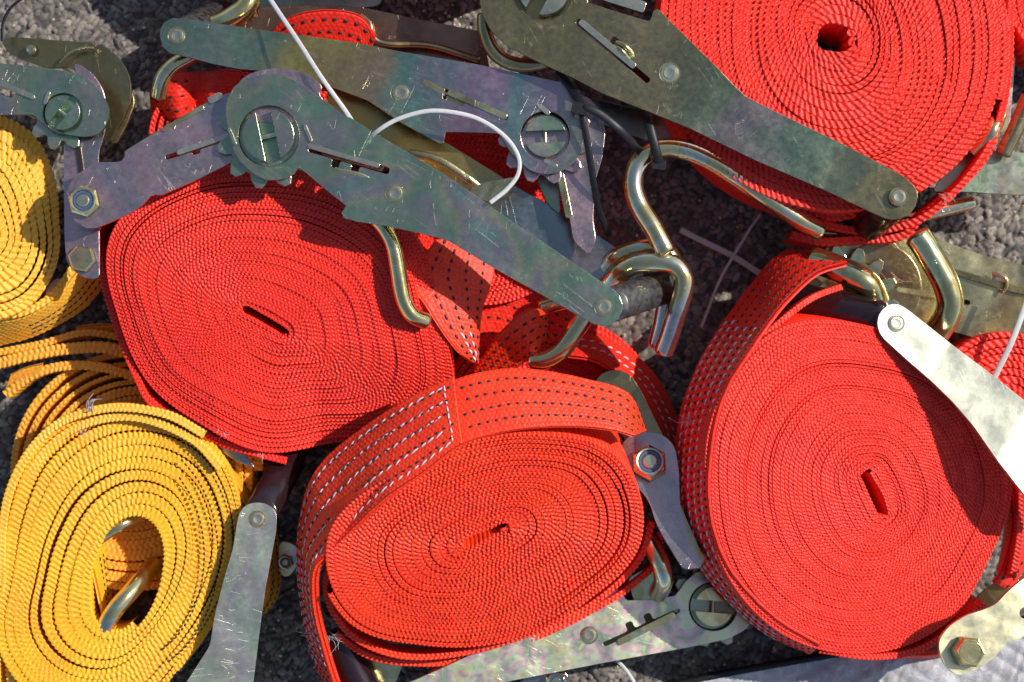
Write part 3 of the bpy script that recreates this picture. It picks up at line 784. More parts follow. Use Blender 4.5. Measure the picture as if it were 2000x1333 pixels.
loose(t, 'loose_ply', RED, [(1420, 325, 215), (1470, 372, 212), (1540, 412, 212), (1620, 440, 212), (1700, 452, 215), (1790, 432, 225), (1860, 380, 235), (1925, 300, 240), (1958, 215, 240), (1972, 120, 240), (1975, 0, 240)], 7, 150, 12, 2.2, 'rope', seed=43)
loose(t, 'loose_ply', RED, [(1545, 458, 190), (1600, 472, 192), (1680, 468, 195), (1760, 462, 200), (1800, 425, 215), (1850, 385, 220), (1915, 320, 222), (1945, 262, 222), (1940, 235, 224)], 8, 150, 12, 2.2, 'rope', seed=44)
r_, o_ = ribbon(t, 'sewn_end_ply', RED, [(1405, 285, 225), (1425, 325, 222), (1480, 372, 218), (1545, 408, 215), (1620, 440, 210)], [(1400, 300, 110), (1418, 345, 100), (1472, 392, 95), (1538, 428, 95), (1610, 458, 95)], 8)
sew(o_, WHITETH, r_, dashes(r_, (.12, .3, .5), 12, 19, 5, None, seed=7, slip=4), 1.8, 'white_seam')
threads('pinkish frayed thread tuft beside the right end of the bronze lever', 1840, 385, 230, 10, 30, 36, 22, mat=plain('pink_thread', (.75, .25, .2), .6), seed=9, r=1.0)

# ------------------------------------------------------------------ yellow roll, bottom left
t = thing('strap_roll', 'bright yellow strap roll at the bottom left with a hook in its open middle', 'strap roll', (240, 1110, 10), GY)
pl5 = Plane(240, 1110, 215, -.06, .02)
coil(t, 'coil', YEL, (240, 1124), (116, 64, 104), [222, 205, 222, 285, 300, 285, 236, 252, 300, 325, 312, 262], 8.8, pl5, 195, 10.2, 1.6, 'V', seed=20,
     start=60, grooves=((3.5, 180, 330, .2), (5.5, 270, 60, .2), (7.5, 180, 330, .25), (8.5, 300, 120, .3), (9.5, 100, 200, .3), (10.5, 190, 350, .3)), zvar=4.5, rnd=.12, res=6)
for k, (r0, seed) in enumerate(((205, 1), (176, 2), (150, 3))):
    q = [(238 + (r0 + 3) * math.cos(a_) * 1.05, 1085 + (r0 + 62) * math.sin(a_), 217) for a_ in np.radians(np.linspace(-58 + 6 * k, 62, 9))]
    p = cr(PA(q), 500); L = np.r_[0, np.cumsum(np.linalg.norm(np.diff(p, axis=0), axis=1))]; parts = []
    u = 0
    while u < L[-1] - 8:
        a_, b_ = [np.array([np.interp(z_, L, p[:, c_]) for c_ in range(3)]) for z_ in (u, u + 7)]
        T = (b_ - a_) / 7; B = np.cross(T, [0, 0, 1.]); V = np.vstack([[cc_ + rr_ * (math.cos(w_) * B + math.sin(w_) * np.array([0, 0, 1])) for w_ in np.arange(5) * 1.2566] for cc_, rr_ in ((a_, .8), (a_ * .7 + b_ * .3, 2.1), (a_ * .3 + b_ * .7, 2.1), (b_, .8))])
        parts.append((V, [[i * 5 + j, i * 5 + (j + 1) % 5, i * 5 + 5 + (j + 1) % 5, i * 5 + 5 + j] for i in range(3) for j in range(5)])); u += 10.5
    V, F = join(parts); mesh('black_tracer', V, np.array(F), BLACKTH, t)
loose(t, 'loose_ply', YEL_P, [(-12, 1345, 225), (-4, 1250, 226), (2, 1150, 228), (4, 1040, 230), (18, 960, 232), (55, 885, 235), (110, 830, 238), (180, 803, 240), (250, 797, 240), (330, 812, 238), (400, 850, 230)], 8, 195, 9.2, 1.2, seed=22)
loose(t, 'loose_ply', YEL_P, [(22, 1345, 215), (14, 1240, 216), (18, 1130, 216), (22, 1040, 218), (40, 960, 220), (85, 885, 224), (150, 835, 228), (230, 815, 228), (300, 824, 228), (380, 862, 224), (430, 915, 222)], 8, 195, 9.2, 1.2, seed=23)
r_, o_ = ribbon(t, 'inner_ply', YEL, [(176, 1075, 185), (190, 1130, 180), (205, 1200, 175), (215, 1240, 170)], [(240, 1060, 20), (236, 1120, 20), (228, 1180, 20), (225, 1215, 20)], 8)
sew(o_, BLACKTH, r_, dashes(r_, (.22, .34, .62), 9, 13, 5), 2.4, 'black_tracer')
r_, o_ = ribbon(t, 'outer_ply', ORA, [(395, 862, 150), (450, 925, 148), (492, 1000, 145), (515, 1080, 142), (522, 1150, 140), (505, 1200, 138)], [(440, 868, 30), (500, 935, 28), (535, 1010, 25), (548, 1090, 25), (545, 1160, 25), (515, 1205, 25)], 8)
sew(o_, BLACKTH, r_, dashes(r_, (.3, .42, .78), 9, 13, 5), 2.2, 'black_tracer')
threads('white frayed thread tuft standing above the bright yellow roll', 175, 800, 240, -92, 18, 40, 12, seed=10, r=1.1)
threads('small white frayed tuft lying on the top rim of the bright yellow roll', 158, 850, 245, -80, 12, 26, 20, seed=11)
t5b = thing('strap_roll', 'red roll dimly seen in the open middle of the bright yellow roll', 'strap roll', (265, 1090, 5), 'half hidden red strap rolls')
coil(t5b, 'coil', RED, (275, 1100), (10, 8, 0), [55] * 12, 5, Plane(275, 1100, 110), 80, 9, 1.5, 'V', seed=24)

# ------------------------------------------------------------------ yellow roll, left edge
t = thing('strap_roll', 'yellow rolled lashing strap cut off by the left picture edge below the small ratchet', 'strap roll', (0, 430, 60), GY)
pl6 = Plane(0, 430, 262, -.22, .05)
coil(t, 'coil', YEL_P, (-45, 425), (30, 12, 80), [158, 176, 195, 195, 190, 170, 170, 170, 190, 208, 200, 172], 9.5, pl6, 190, 13, 2.6, 'rope', slant=2.0, seed=26,
     start=-60, grooves=((6.5, 250, 60, .2), (7.6, 0, 130, .3), (8.5, 330, 60, .3)), zvar=5, rnd=.1, res=6)
r_, o_ = ribbon(t, 'outer_ply', YEL_P, [(-30, 632, 205), (40, 622, 205), (90, 598, 203), (130, 560, 200), (160, 520, 195)], [(-30, 682, 110), (50, 664, 108), (110, 638, 105), (170, 600, 100), (215, 545, 95)], 8, 2.0, 12, 9)
sew(o_, BLACKTH, r_, dashes(r_, (.42, .6, .78), 11, 13, 90, None), 1.8, 'black_tracer')
loose(t, 'loose_ply', YEL_P, [(-30, 622, 215), (40, 612, 215), (85, 590, 213), (120, 555, 210), (150, 508, 205)], 7, 100, 12, 2.2, seed=27)

# ------------------------------------------------------------------ yellow roll behind, in shade
t = thing('strap_roll', 'shaded orange-yellow strap roll half hidden behind the bright yellow roll and the large red roll', 'strap roll', (220, 800, 5), GY)
pl7 = Plane(220, 820, 105, 0, .05)
coil(t, 'coil', ORA, (265, 920), (80, 60, 0), [240, 240, 240, 240, 240, 240, 248, 246, 240, 235, 235, 240], 9, pl7, 100, 11, 1.8, 'V', seed=28, start=0,
     grooves=((5.5, 160, 330, .45), (6.5, 160, 330, .35), (7.5, 160, 330, .5), (8.5, 160, 330, .4)), zvar=5)
loose(t, 'loose_ply', ORA, [(-10, 712, 120), (60, 694, 124), (130, 682, 126), (210, 680, 126), (290, 705, 122)], 11, 60, 11, 1.8, seed=29)
loose(t, 'loose_ply', ORA, [(-10, 690, 105), (80, 672, 108), (170, 650, 110), (270, 668, 108)], 7, 60, 11, 1.8, seed=30)
loose(t, 'loose_ply', ORA, [(10, 772, 110), (60, 735, 116), (120, 716, 118), (200, 718, 118), (300, 750, 116)], 9, 60, 11, 1.8, seed=34)
ribbon(t, 'strap_end', ORA, [(20, 735, 118), (45, 722, 122), (85, 712, 126)], [(8, 765, 100), (35, 762, 104), (75, 738, 112)], 8)
r_, o_ = ribbon(t, 'strap_tail', ORA, [(150, 640, 92), (200, 636, 92), (265, 640, 92)], [(140, 668, 70), (200, 660, 70), (268, 664, 70)], 6)
sew(o_, BLACKTH, r_, dashes(r_, (.5,), 10, 13, 3), 2, 'black_tracer')

# ------------------------------------------------------------------ red rolls half hidden
t = thing('strap_roll', 'coarse red strap roll at the right edge under the white cable tie and silver lever', 'strap roll', (1930, 770, 5), 'half hidden red strap rolls')
coil(t, 'coil', RED, (1960, 790), (20, 9, 0), [140] * 12, 9, Plane(1960, 790, 150, 0, 0), 140, 13, 2.4, 'rope', seed=35)
t = thing('strap_roll', 'red strap roll cut off at the top right picture corner', 'strap roll', (2080, 20, 5), 'half hidden red strap rolls')
coil(t, 'coil', RED, (2110, 0), (20, 9, 0), [140] * 12, 8, Plane(2100, 10, 200, 0, 0), 180, 13, 2.4, 'rope', seed=36)
t = thing('strap_roll', 'dark shaded red strap roll behind the bottom centre roll under the bent hook', 'strap roll', (1090, 850, 5), 'half hidden red strap rolls')
plJ = Plane(1090, 850, 70, -.05, 0)
coil(t, 'coil', RED, (1060, 880), (30, 12, 30), [235, 235, 235, 235, 235, 235, 235, 235, 250, 262, 262, 250], 15, plJ, 110, 10, 1.8, 'V', seed=37)
r_, o_ = ribbon(t, 'sewn_end_ply', RED, [(1090, 690, 135), (1170, 705, 135), (1240, 760, 132), (1280, 830, 128), (1300, 900, 125)], [(1100, 640, 60), (1195, 660, 55), (1275, 725, 50), (1322, 810, 45), (1340, 900, 45)], 8)
sew(o_, WHITETH, r_, dashes(r_, (.35, .6), 12, 19, 8, None, seed=7, slip=4), 2.0, 'white_seam')
t = thing('strap_roll', 'shaded red strap roll in the middle gap under the crossing levers', 'strap roll', (930, 400, 5), 'half hidden red strap rolls')
coil(t, 'coil', RED, (930, 420), (40, 14, 40), [210, 205, 190, 180, 175, 170, 170, 170, 170, 170, 180, 200], 14, Plane(930, 400, 140, .0, 0), 130, 10, 1.8, 'V', seed=38)
t = thing('strap_roll', 'red strap roll with a hooked end between the two upper left levers', 'strap roll', (420, 230, 5), 'half hidden red strap rolls')
coil(t, 'coil', RED, (440, 260), (40, 14, 40), [150, 150, 150, 150, 150, 150, 152, 142, 128, 120, 128, 140], 8, Plane(420, 230, 175, -.08, 0), 160, 10, 2.0, 'V', seed=39, grooves=((5.5, 150, 300, .4), (6.5, 150, 300, .4), (7.4, 150, 300, .35)), zvar=8)
r_, o_ = ribbon(t, 'strap_end', RED, [(292, 180, 195), (312, 148, 218), (345, 140, 226), (385, 142, 208), (425, 138, 226), (475, 142, 214)], [(300, 262, 120), (318, 232, 165), (348, 236, 196), (380, 216, 172), (410, 208, 200), (440, 196, 190)], 8, 2, bulge=4)
sew(o_, BLACKTH, r_, dashes(r_, (.2, .5, .8), 10, 20, 5, 120), 2.4, 'black_tracer')
t = thing('strap_roll', 'dark red webbing loop with black dashes at the top edge behind the upper left lever', 'strap roll', (620, 70, 5), 'half hidden red strap rolls')
r_, o_ = ribbon(t, 'outer_ply', RED, [(515, 85, 190), (545, 48, 225), (590, 28, 245), (650, 22, 250), (705, 34, 242), (735, 72, 220)], [(520, 140, 150), (560, 112, 180), (600, 105, 200), (650, 102, 205), (690, 112, 200), (712, 130, 180)], 8)
sew(o_, BLACKTH, r_, dashes(r_, (.2, .5, .8), 10, 20, 5), 2.6, 'black_tracer')
coil(t, 'coil', RED, (620, 160), (30, 10, 0), [90] * 12, 7, Plane(620, 150, 70), 60, 10, 1.8, 'V', seed=40)

# ------------------------------------------------------------------ strap ends held by the hooks
t = thing('strap_end', 'twisted red strap end with black dashes beside the curved wire hook in the centre', 'strap end', (890, 600, 60), 'red strap ends on the hooks')
r_, o_ = ribbon(t, 'webbing', RED_O, [(850, 470, 235), (822, 512, 250), (806, 556, 262), (832, 598, 268), (860, 643, 262), (893, 686, 248), (922, 708, 225)], [(960, 440, 200), (968, 486, 205), (966, 528, 212), (956, 566, 222), (944, 602, 228), (938, 645, 222), (934, 712, 205)], 8, 1.7, 9.5, 8.5, bulge=6)
sew(o_, BLACKTH, r_, dashes(r_, (.2, .42, .64, .85), 9, 19, 5, None, seed=2), 2.4, 'black_tracer')
sew(o_, WHITETH, r_, dashes(r_, (.33, .55), 14, 19, r_.L * .72, None, seed=5, slip=3), 2.4, 'white_seam')
r_, o_ = ribbon(t, 'webbing', RED, [(780, 455, 150), (840, 500, 160), (860, 540, 160)], [(800, 520, 120), (830, 570, 130), (850, 600, 140)], 8)
t = thing('strap_end', 'red strap end with black dashes looped round the bent end of the centre hook', 'strap end', (1000, 670, 60), 'red strap ends on the hooks')
r_, o_ = ribbon(t, 'webbing', RED_O, [(925, 725, 165), (945, 694, 195), (975, 655, 232), (1010, 622, 250), (1040, 604, 245), (1060, 606, 215), (1068, 620, 180)], [(975, 742, 150), (995, 728, 170), (1020, 712, 190), (1040, 700, 200), (1056, 686, 195), (1064, 680, 180), (1066, 684, 160)], 8, 1.7, 9.5, 8.5, bulge=5)
sew(o_, BLACKTH, r_, dashes(r_, (.2, .42, .64, .85), 9, 18, 5, None, seed=9), 2.4, 'black_tracer')
t = thing('strap_end', 'shaded wide red strap running under the big lever behind the twisted strap end', 'strap end', (1000, 580, 20), 'red strap ends on the hooks')
r_, o_ = ribbon(t, 'webbing', RED, [(920, 520, 130), (980, 530, 130), (1050, 570, 125), (1130, 620, 115)], [(900, 700, 100), (960, 680, 100), (1040, 690, 95), (1130, 700, 90)], 8)
sew(o_, BLACKTH, r_, dashes(r_, (.2, .4, .6, .8), 10, 20, 5, None, seed=10), 2.2, 'black_tracer')

# unseen rolls added to the heap just above the picture, to shade its top edge
for k, (x, y, z) in enumerate(((620, -285, 330), (1000, -290, 345))):
    t = thing('strap_roll', ['red strap roll of the same heap lying above the top edge, left one', 'red strap roll of the same heap lying above the top edge, right one'][k], 'strap roll', (x, y, 5), GR)
    coil(t, 'coil', RED, (x, y), (40, 12, 20 + 60 * k), [205] * 12, 20, Plane(x, y, z, .03, .02), 300, 9, 1.6, 'V', seed=60 + k, res=4)

def make_grit():
    r = random.Random(77); parts = []
    for i in range(420):
        x, y = r.choice([(r.uniform(1180, 1560), r.uniform(300, 720)), (r.uniform(1500, 2000), r.uniform(380, 620)), (r.uniform(0, 480), r.uniform(0, 320)), (r.uniform(500, 640), r.uniform(900, 1333)), (r.uniform(1050, 1560), r.uniform(1240, 1333)), (r.uniform(700, 960), r.uniform(0, 60))])
        c = P(x, y, 3); q = r.uniform(1.2, 4.2); V = []
        for sx, sy, sz in ((1, 0, 0), (0, 1, 0), (-1, 0, 0), (0, -1, 0), (0, 0, 1), (0, 0, -1)):
            V.append(c + np.array([sx * q * r.uniform(.6, 1.4), sy * q * r.uniform(.6, 1.4), sz * q * r.uniform(.5, 1)]))
        parts.append((np.array(V), [[0, 1, 4], [1, 2, 4], [2, 3, 4], [3, 0, 4], [1, 0, 5], [2, 1, 5], [3, 2, 5], [0, 3, 5]]))
    V, F = join(parts); o = mesh('grit', V, np.array(F), plain('sand_grit', (.42, .36, .27), .8, var=.5, sc=.02), None, smooth=False)
    tag(o, 'fine pale grit and sand grains scattered over the asphalt', 'grit'); o['kind'] = 'stuff'
make_grit()

# ------------------------------------------------------------------ ratchets
GRT = 'steel ratchet buckles'
# A: the big one across the left red roll
t = thing('ratchet', 'grey-green steel ratchet across the left red roll, its long lever ending at a scuffed grip', 'ratchet', (525, 265, 100), GRT)
plA0 = Plane(300, 330, 345, -.02, .06); plA1 = Plane(850, 400, 372, .0, .01)
wv = (105, -52, -170)
baseA = [(130, 392), (131, 372), (140, 354), (150, 341), (163, 333), (180, 323), (196, 317), (228, 317), (238, 314), (244, 305), (243, 297), (315, 252), (399, 203), (440, 184), (500, 170), (560, 200), (600, 260), (590, 320), (540, 345), (500, 335), (459, 314), (385, 351), (315, 381), (303, 380), (292, 384), (285, 393), (275, 403), (252, 418), (190, 445), (168, 446), (147, 433), (134, 412)]
base_hole = slot_poly(323, 309, 452, 268, 9, (.45,), 7, 16, 1)
plate(t, 'base_plate', M_PURP, baseA, plA0, 11, [base_hole])
bar(t, plA0, 346, 300, 452, 264, 10, M_RIVET, 'pawl')
plate(t, 'base_plate', M_GREEN, baseA, plA0.shift(wv), 10)
bar(t, plA0, 317, 256, 398, 209, 9, M_BRASS, 'folded_edge', 16, 5); bar(t, plA0, 408, 199, 434, 186, 14, M_RIVET, 'tab', 16, 6)
bar(t, plA0.up(-8), 246, 300, 312, 258, 8, M_BRASS, 'folded_edge', 10, 4)
nut(t, plA0.up(4), 165, 394, 31, 14, M_HOOKY)
lathe(t, 'axle_bolt', M_RIVET, plA0.up(-100), 165, 394, [(17, -70), (17, 99)], n=20)
plate(t, 'cam_disc', M_PURP, circ(545, 210, 78, 40)[:0] + [(462, 165), (480, 148), (505, 138), (540, 133), (575, 137), (608, 150), (632, 170), (621, 184), (634, 196), (600, 240), (500, 240)], plA1.up(-14), 9)
gear(t, plA1.up(-16), 524, 268, 78, 100, 11, .25, 10, M_GREEN)
leverA = [(441, 224), (441, 205), (446, 190), (456, 171), (471, 159), (490, 151), (511, 146), (533, 145), (555, 149), (575, 157), (598, 171), (622, 189), (697, 238), (730, 259), (825, 315), (923, 378), (1000, 433), (1088, 492), (1175, 551), (1197, 564), (1210, 577), (1216, 594), (1215, 610), (1207, 624), (1195, 634), (1180, 637), (1160, 633), (1060, 577), (965, 524), (895, 482), (874, 470), (825, 457), (745, 440), (700, 434), (671, 426), (667, 416), (676, 402), (650, 382), (589, 331), (582, 329), (574, 341), (560, 348), (540, 352), (522, 352), (503, 345), (487, 333), (470, 317), (459, 300), (450, 280), (446, 255)]
lev_slot = slot_poly(603, 290, 760, 335, 14, (.36, .60), 16, 15, 1)
fA = [(873, 345, 828, 470, -.03), (1110, 500, 1060, 585, .03)]
plate(t, 'lever_plate', M_LEVER, leverA, plA1, 11, [lev_slot, circ(525, 266, 60)], folds=fA)
bar(t, plA1, 601, 285, 742, 325, 9, M_RIVET, 'pawl', height=4)
bar(t, plA1.up(-26), 630, 292, 750, 325, 22, M_BRASS, 'pawl_spring_plate', 6, 0)
tube(t, 'spring', M_BRASS, [plA1.at(*plA1.loc(655, 330), -4), plA1.at(*plA1.loc(700, 340), -2), plA1.at(*plA1.loc(722, 348), -4)], 4, n=10, seg=12, image=False)
hub(t, plA1, 525, 266, 57, 12, M_LEVER, .3, 8)
for x, y in ((601, 262), (453, 268)):
    bar(t, plA1, x - 6, y - 18, x + 8, y + 16, 6, M_RIVET, 'retaining_tab', 16, 6)
rivet(t, plA1.up(-1), 771, 378, 15); 
rivet(t, plA1.up(-8), 1179, 600, 15)
leverA2 = [(640, 150), (727, 208), (787, 242), (874, 280), (965, 336), (1018, 371), (1105, 417), (1207, 487), (1260, 540), (1250, 575), (1180, 560), (1000, 460), (900, 400), (800, 330), (690, 260), (640, 220)]
plate(t, 'lever_plate', plating('brass_to_blue_zinc', [(.75, .42, .10), BRASS, (.8, .5, .15), BRASS, BLUE, BLUE, PURP], seed=31, rough=.34, bright=.8, span=(525, 265, 680, 180, 1230, 540)), leverA2, Plane(900, 330, 232, -.03, .04), 10)
grip(t, M_GRIPG, plA1, 1186, 598, 34, (118, -40, -120), drop=22)
# cross bar in the centre gap
plate(t, 'crossbar', M_HOOKY, [(915, 372), (940, 358), (1005, 346), (1010, 352), (985, 385), (950, 395), (930, 385)], Plane(960, 370, 330, .1, .1), 8)
tube(t, 'bowed_spring_arm', M_BRASS, [(800, 300, 270), (850, 310, 280), (900, 340, 280), (940, 370, 270)], 8, flat=.4)

# B: upper left
M_RB = plating('rainbow_lever_zinc', [TEAL, (.36, .42, .40), TEAL, (.60, .48, .20), (.46, .36, .20), (.48, .35, .26), (.24, .44, .42), (.50, .33, .52), (.24, .42, .46), (.48, .34, .52), GREY], seed=32, rough=.36, bright=.84, span=(1065, 268, 312, 60, 1145, 260), wob=.12)
t = thing('ratchet', 'rainbow tinted steel ratchet along the top left with a lever pointing left', 'ratchet', (1065, 268, 60), GRT)
plB = Plane(700, 160, 300, .0, .035); wv = (10, -66, -165)
leverB = [(312, 70), (314, 55), (321, 44), (336, 36), (355, 36), (385, 40), (490, 56), (697, 84), (787, 102), (930, 126), (1098, 162), (1112, 172), (1125, 188), (1137, 212), (1141, 245), (1140, 272), (1134, 300), (1122, 318), (1105, 331), (1088, 338), (1070, 341), (1050, 339), (1033, 332), (1014, 316), (995, 295), (984, 275), (975, 262), (948, 260), (870, 258), (867, 279), (857, 280), (787, 242), (717, 196), (652, 172), (596, 152), (540, 141), (466, 135), (420, 126), (329, 102), (318, 92)]
slotB = slot_poly(826, 160, 992, 232, 10, (.38,), 10, 44, 1)
fB = [(735, 190, 750, 95, .03)]
M_BT = M_LEVER
plate(t, 'lever_plate', M_RB, leverB, plB, 12, [slotB, circ(1065, 266, 48)], folds=[(728, 95, 712, 195, .012)])
bar(t, plB, 875, 180, 990, 230, 12, M_BRASS, 'pawl', height=5)
bar(t, plB, 826, 160, 868, 180, 12, M_BRASS, 'pawl', height=2)
bar(t, plB.up(-12), 870, 198, 960, 232, 34, M_BRASS, 'pawl_spring_plate', 6, 0)
hub(t, plB, 1065, 268, 46, 92, M_GREEN, .28, 7)
bar(t, plB, 1050, 205, 1073, 224, 9, M_RIVET, 'retaining_tab', 16, 6); bar(t, plB, 1062, 313, 1088, 326, 8, M_RIVET, 'retaining_tab', 14, 5)
rivet(t, plB.up(-1), 782, 182, 16); rivet(t, plB.up(-1), 345, 70, 14)
gear(t, plB.up(-14), 1065, 268, 74, 92, 11, .1, 10, M_PURP)
plate(t, 'base_plate', M_PURP, [(1040, 280), (1060, 200), (1110, 180), (1150, 190), (1176, 220), (1182, 262), (1176, 310), (1163, 350), (1158, 430), (1164, 470), (1150, 500), (1120, 470), (1108, 400), (1088, 345)], plB.up(-30), 10)
bar(t, plB.up(-25), 1093, 335, 1112, 425, 14, M_BRASS, 'base_flange', 14, 0)
plate(t, 'base_plate', M_GREEN, [(1046, 320), (1090, 330), (1095, 420), (1070, 400), (1052, 360)], plB.up(-70), 10)
plate(t, 'lever_plate', plating('dark_brown_zinc', [(.20, .10, .07), (.28, .16, .12), (.22, .10, .08), (.2, .16, .14)], seed=34, rough=.36), [(400, 20), (480, 14), (600, 10), (705, 14), (800, 34), (942, 62), (960, 150), (800, 130), (600, 110), (420, 90)], Plane(700, 70, 175, 0, .06), 10)  # rear plate: red reflected from around it is put into its dark brown colour
ribs = [(704, 24, 268), (722, 40, 272), (728, 66, 275), (756, 80, 272), (840, 84, 266), (935, 112, 262)]
tube(t, 'spring_wire', M_BRZ, [(q[0], q[1] + 6, q[2] - 70) for q in ribs], 7)
grip(t, M_GRIPG, plB, 347, 70, 30, (60, -66, -150))

# C: top right
t = thing('ratchet', 'scratched bronze steel ratchet lying over the top right red roll, lever end at lower right', 'ratchet', (1060, 0, 100), GRT)
plC = Plane(1400, 200, 358, .02, .0)
M_CB = plating('bronze_green_zinc', [(.44, .36, .22), (.40, .34, .22), (.46, .37, .22), (.42, .35, .24), (.42, .36, .24), (.24,.32,.25), PURP, TEAL, (.25, .33, .28), (.40, .36, .24), (.38, .33, .22)], seed=33, rough=.36, bright=.72, dirt=.45, span=(1060, 0, 940, 0, 1800, 385), wob=.06); wv = (-25, 52, -150)
leverC = [(937, 0), (940, 20), (948, 40), (956, 55), (966, 68), (982, 83), (1000, 95), (1034, 113), (1070, 130), (1120, 153), (1175, 182), (1263, 217), (1347, 251), (1475, 312), (1615, 371), (1703, 413), (1728, 424), (1745, 428), (1764, 426), (1781, 417), (1791, 403), (1796, 385), (1795, 372), (1787, 360), (1773, 346), (1755, 335), (1650, 280), (1545, 231), (1458, 189), (1432, 165), (1405, 137), (1350, 82), (1300, 33), (1291, 22), (1284, 18), (1276, 22), (1271, 38), (1267, 42), (1200, 22), (1148, 5), (1140, -40), (1090, -100), (1000, -110), (945, -60)]
slotC = slot_poly(1127, 40, 1268, 160, 12, (.54,), 18, 50, -1)
fC = [(1405, 140, 1350, 255, -.085), (1660, 285, 1610, 372, .09)]
plate(t, 'lever_plate', M_CB, leverC, plC, 11, [slotC, circ(1062, -18, 58)], folds=fC)
bar(t, plC, 1132, 42, 1240, 132, 12, M_RIVET, 'pawl', height=5)
tube(t, 'spring', M_BRASS, [plC.at(*plC.loc(1205, 82), -5), plC.at(*plC.loc(1222, 92), 4), plC.at(*plC.loc(1238, 112), -5)], 5, n=12, seg=14, image=False)
tube(t, 'spring', M_BRASS, [plC.at(*plC.loc(1198, 90), -5), plC.at(*plC.loc(1214, 100), 4), plC.at(*plC.loc(1230, 118), -5)], 5, n=12, seg=14, image=False)
hub(t, plC, 1062, -18, 56, -28, M_RIVET, .3, 10)
rivet(t, plC.up(-1), 1308, 143, 17); rivet(t, plC.shift((0, 0, -16)).up(2), 1755, 385, 15)
plate(t, 'lever_plate', M_DARK, leverC[6:26] + leverC[30:33], plC.shift(wv), 10, folds=fC)
pC = plC.at(*plC.loc(1752, 388), -24)
grip(t, M_GRIP, plC.shift((0, 0, -14)), 1752, 388, 34, (-28, 40, -130))
bar(t, plC.up(-30), 1180, -10, 1260, 15, 22, M_RIVET, 'crossbar', 14, 0)
bar(t, Plane(1394, 290, 260), 1396, 272, 1393, 306, 11, M_HOOKY, 'spacer', 8, 0)

# D: right
t = thing('ratchet', 'shiny silver lever ratchet with a dark maroon grip over the right red roll', 'ratchet', (1740, 640, 100), GRT)
plD = Plane(1850, 760, 298, -.125, .045)
leverD = [(1714, 640), (1714, 624), (1719, 611), (1729, 600), (1742, 594), (1757, 595), (1773, 605), (1812, 636), (1861, 675), (1930, 730), (1997, 787), (2060, 838), (2110, 1010), (2040, 1010), (2000, 975), (1960, 925), (1938, 897), (1896, 832), (1858, 785), (1815, 741), (1770, 702), (1722, 658)]
plate(t, 'lever_plate', M_SILV, leverD, plD, 11, folds=[(1856, 668, 1812, 742, .13), (2000, 790, 1940, 900, -.17)])
rivet(t, plD.up(-1), 1750, 632, 14, M_SILV)
pD = P(1720, 626, 262)
tube(t, 'grip', M_GRIP, [pD + np.array([0, 0, 2.]), pD + np.array([-75, -20, -36.]), pD + np.array([-175, -42, -95.])], 39, n=32, seg=14, image=False)
t = thing('ratchet', 'pale bolted steel ratchet arm poking in at the bottom right corner', 'ratchet', (1930, 1250, 60), GRT)
plD2 = Plane(1930, 1240, 270, -.12, .07)
plate(t, 'base_plate', M_SILV if False else plating('pale_straw_zinc', [STRAW, (.62, .6, .5), STRAW], seed=21, rough=.42, dirt=.06, bright=1.0),
      [(1834, 1272), (1834, 1252), (1842, 1238), (1857, 1221), (1887, 1202), (1925, 1190), (1938, 1184), (1950, 1176), (1962, 1162), (1975, 1150), (2000, 1130), (2060, 1095), (2120, 1180), (2000, 1243), (1975, 1256), (1967, 1254), (1952, 1275), (1937, 1290), (1910, 1307), (1887, 1318), (1872, 1319), (1860, 1314), (1845, 1298)], plD2, 12, [circ(2003, 1198, 12, 20)])
o = nut(t, plD2.up(5), 1888, 1273, 32, 24, M_HOOKY, ring=False, rot=.1, name='hex_bolt')
lathe(o, 'bolt_face', M_HOOKY, plD2.up(5), 1888, 1273, [(23, 23), (22, 25), (20, 23.6), (1, 23.6)])
plate(t, 'side_plate', M_OLIVE, [(1925, 1150), (1960, 1130), (2010, 1125), (2010, 1180), (1900, 1210), (1890, 1190)], Plane(1950, 1160, 110, 0, 0), 10)

# E: bottom centre
t = thing('ratchet', 'pale rainbow steel ratchet under the bottom centre roll with a nutted purple arm', 'ratchet', (1393, 1185, 40), GRT)
plE = Plane(1150, 1240, 128, -.10, .07)
leverE = [(760, 1345), (805, 1331), (880, 1298), (955, 1262), (1000, 1252), (1030, 1243), (1060, 1227), (1140, 1181), (1190, 1158), (1208, 1151), (1215, 1153), (1220, 1168), (1226, 1173), (1270, 1172), (1318, 1164), (1330, 1150), (1338, 1137), (1357, 1120), (1382, 1111), (1410, 1112), (1440, 1130), (1460, 1160), (1472, 1190), (1470, 1214), (1450, 1234), (1420, 1249), (1350, 1264), (1175, 1296), (1000, 1330), (930, 1350)]
slotE = slot_poly(1178, 1260, 1328, 1192, 9, (.38, .62), 16, 15, -1)
plate(t, 'lever_plate', M_PALE, leverE, plE, 11, [slotE, circ(1393, 1185, 48)])
bar(t, plE, 1206, 1256, 1318, 1200, 13, M_HOOKY, 'pawl', height=5)
hub(t, plE, 1393, 1185, 46, 85, M_HOOKY, .3, 7)
rivet(t, plE.up(-1), 1150, 1241, 15)
gear(t, plE.up(-14), 1393, 1180, 66, 88, 10, .4, 10, M_GREEN)
plate(t, 'lever_plate', M_BRASS, [(q[0], q[1]) for q in leverE], plE.shift((-40, -50, -110)), 10)
armE = [(1210, 890), (1214, 870), (1224, 856), (1238, 848), (1252, 845), (1275, 844), (1293, 850), (1308, 860), (1319, 876), (1326, 920), (1328, 985), (1350, 1060), (1374, 1108), (1336, 1113), (1312, 1076), (1291, 1041), (1279, 1016), (1272, 990), (1259, 966), (1244, 953), (1230, 940), (1217, 918)]
plE2 = Plane(1280, 960, 240, .0, .28)
plate(t, 'base_arm', M_PURP, armE, plE2, 11)
nut(t, plE2.up(4), 1268, 906, 36, 16, M_HOOKY, rot=.5)
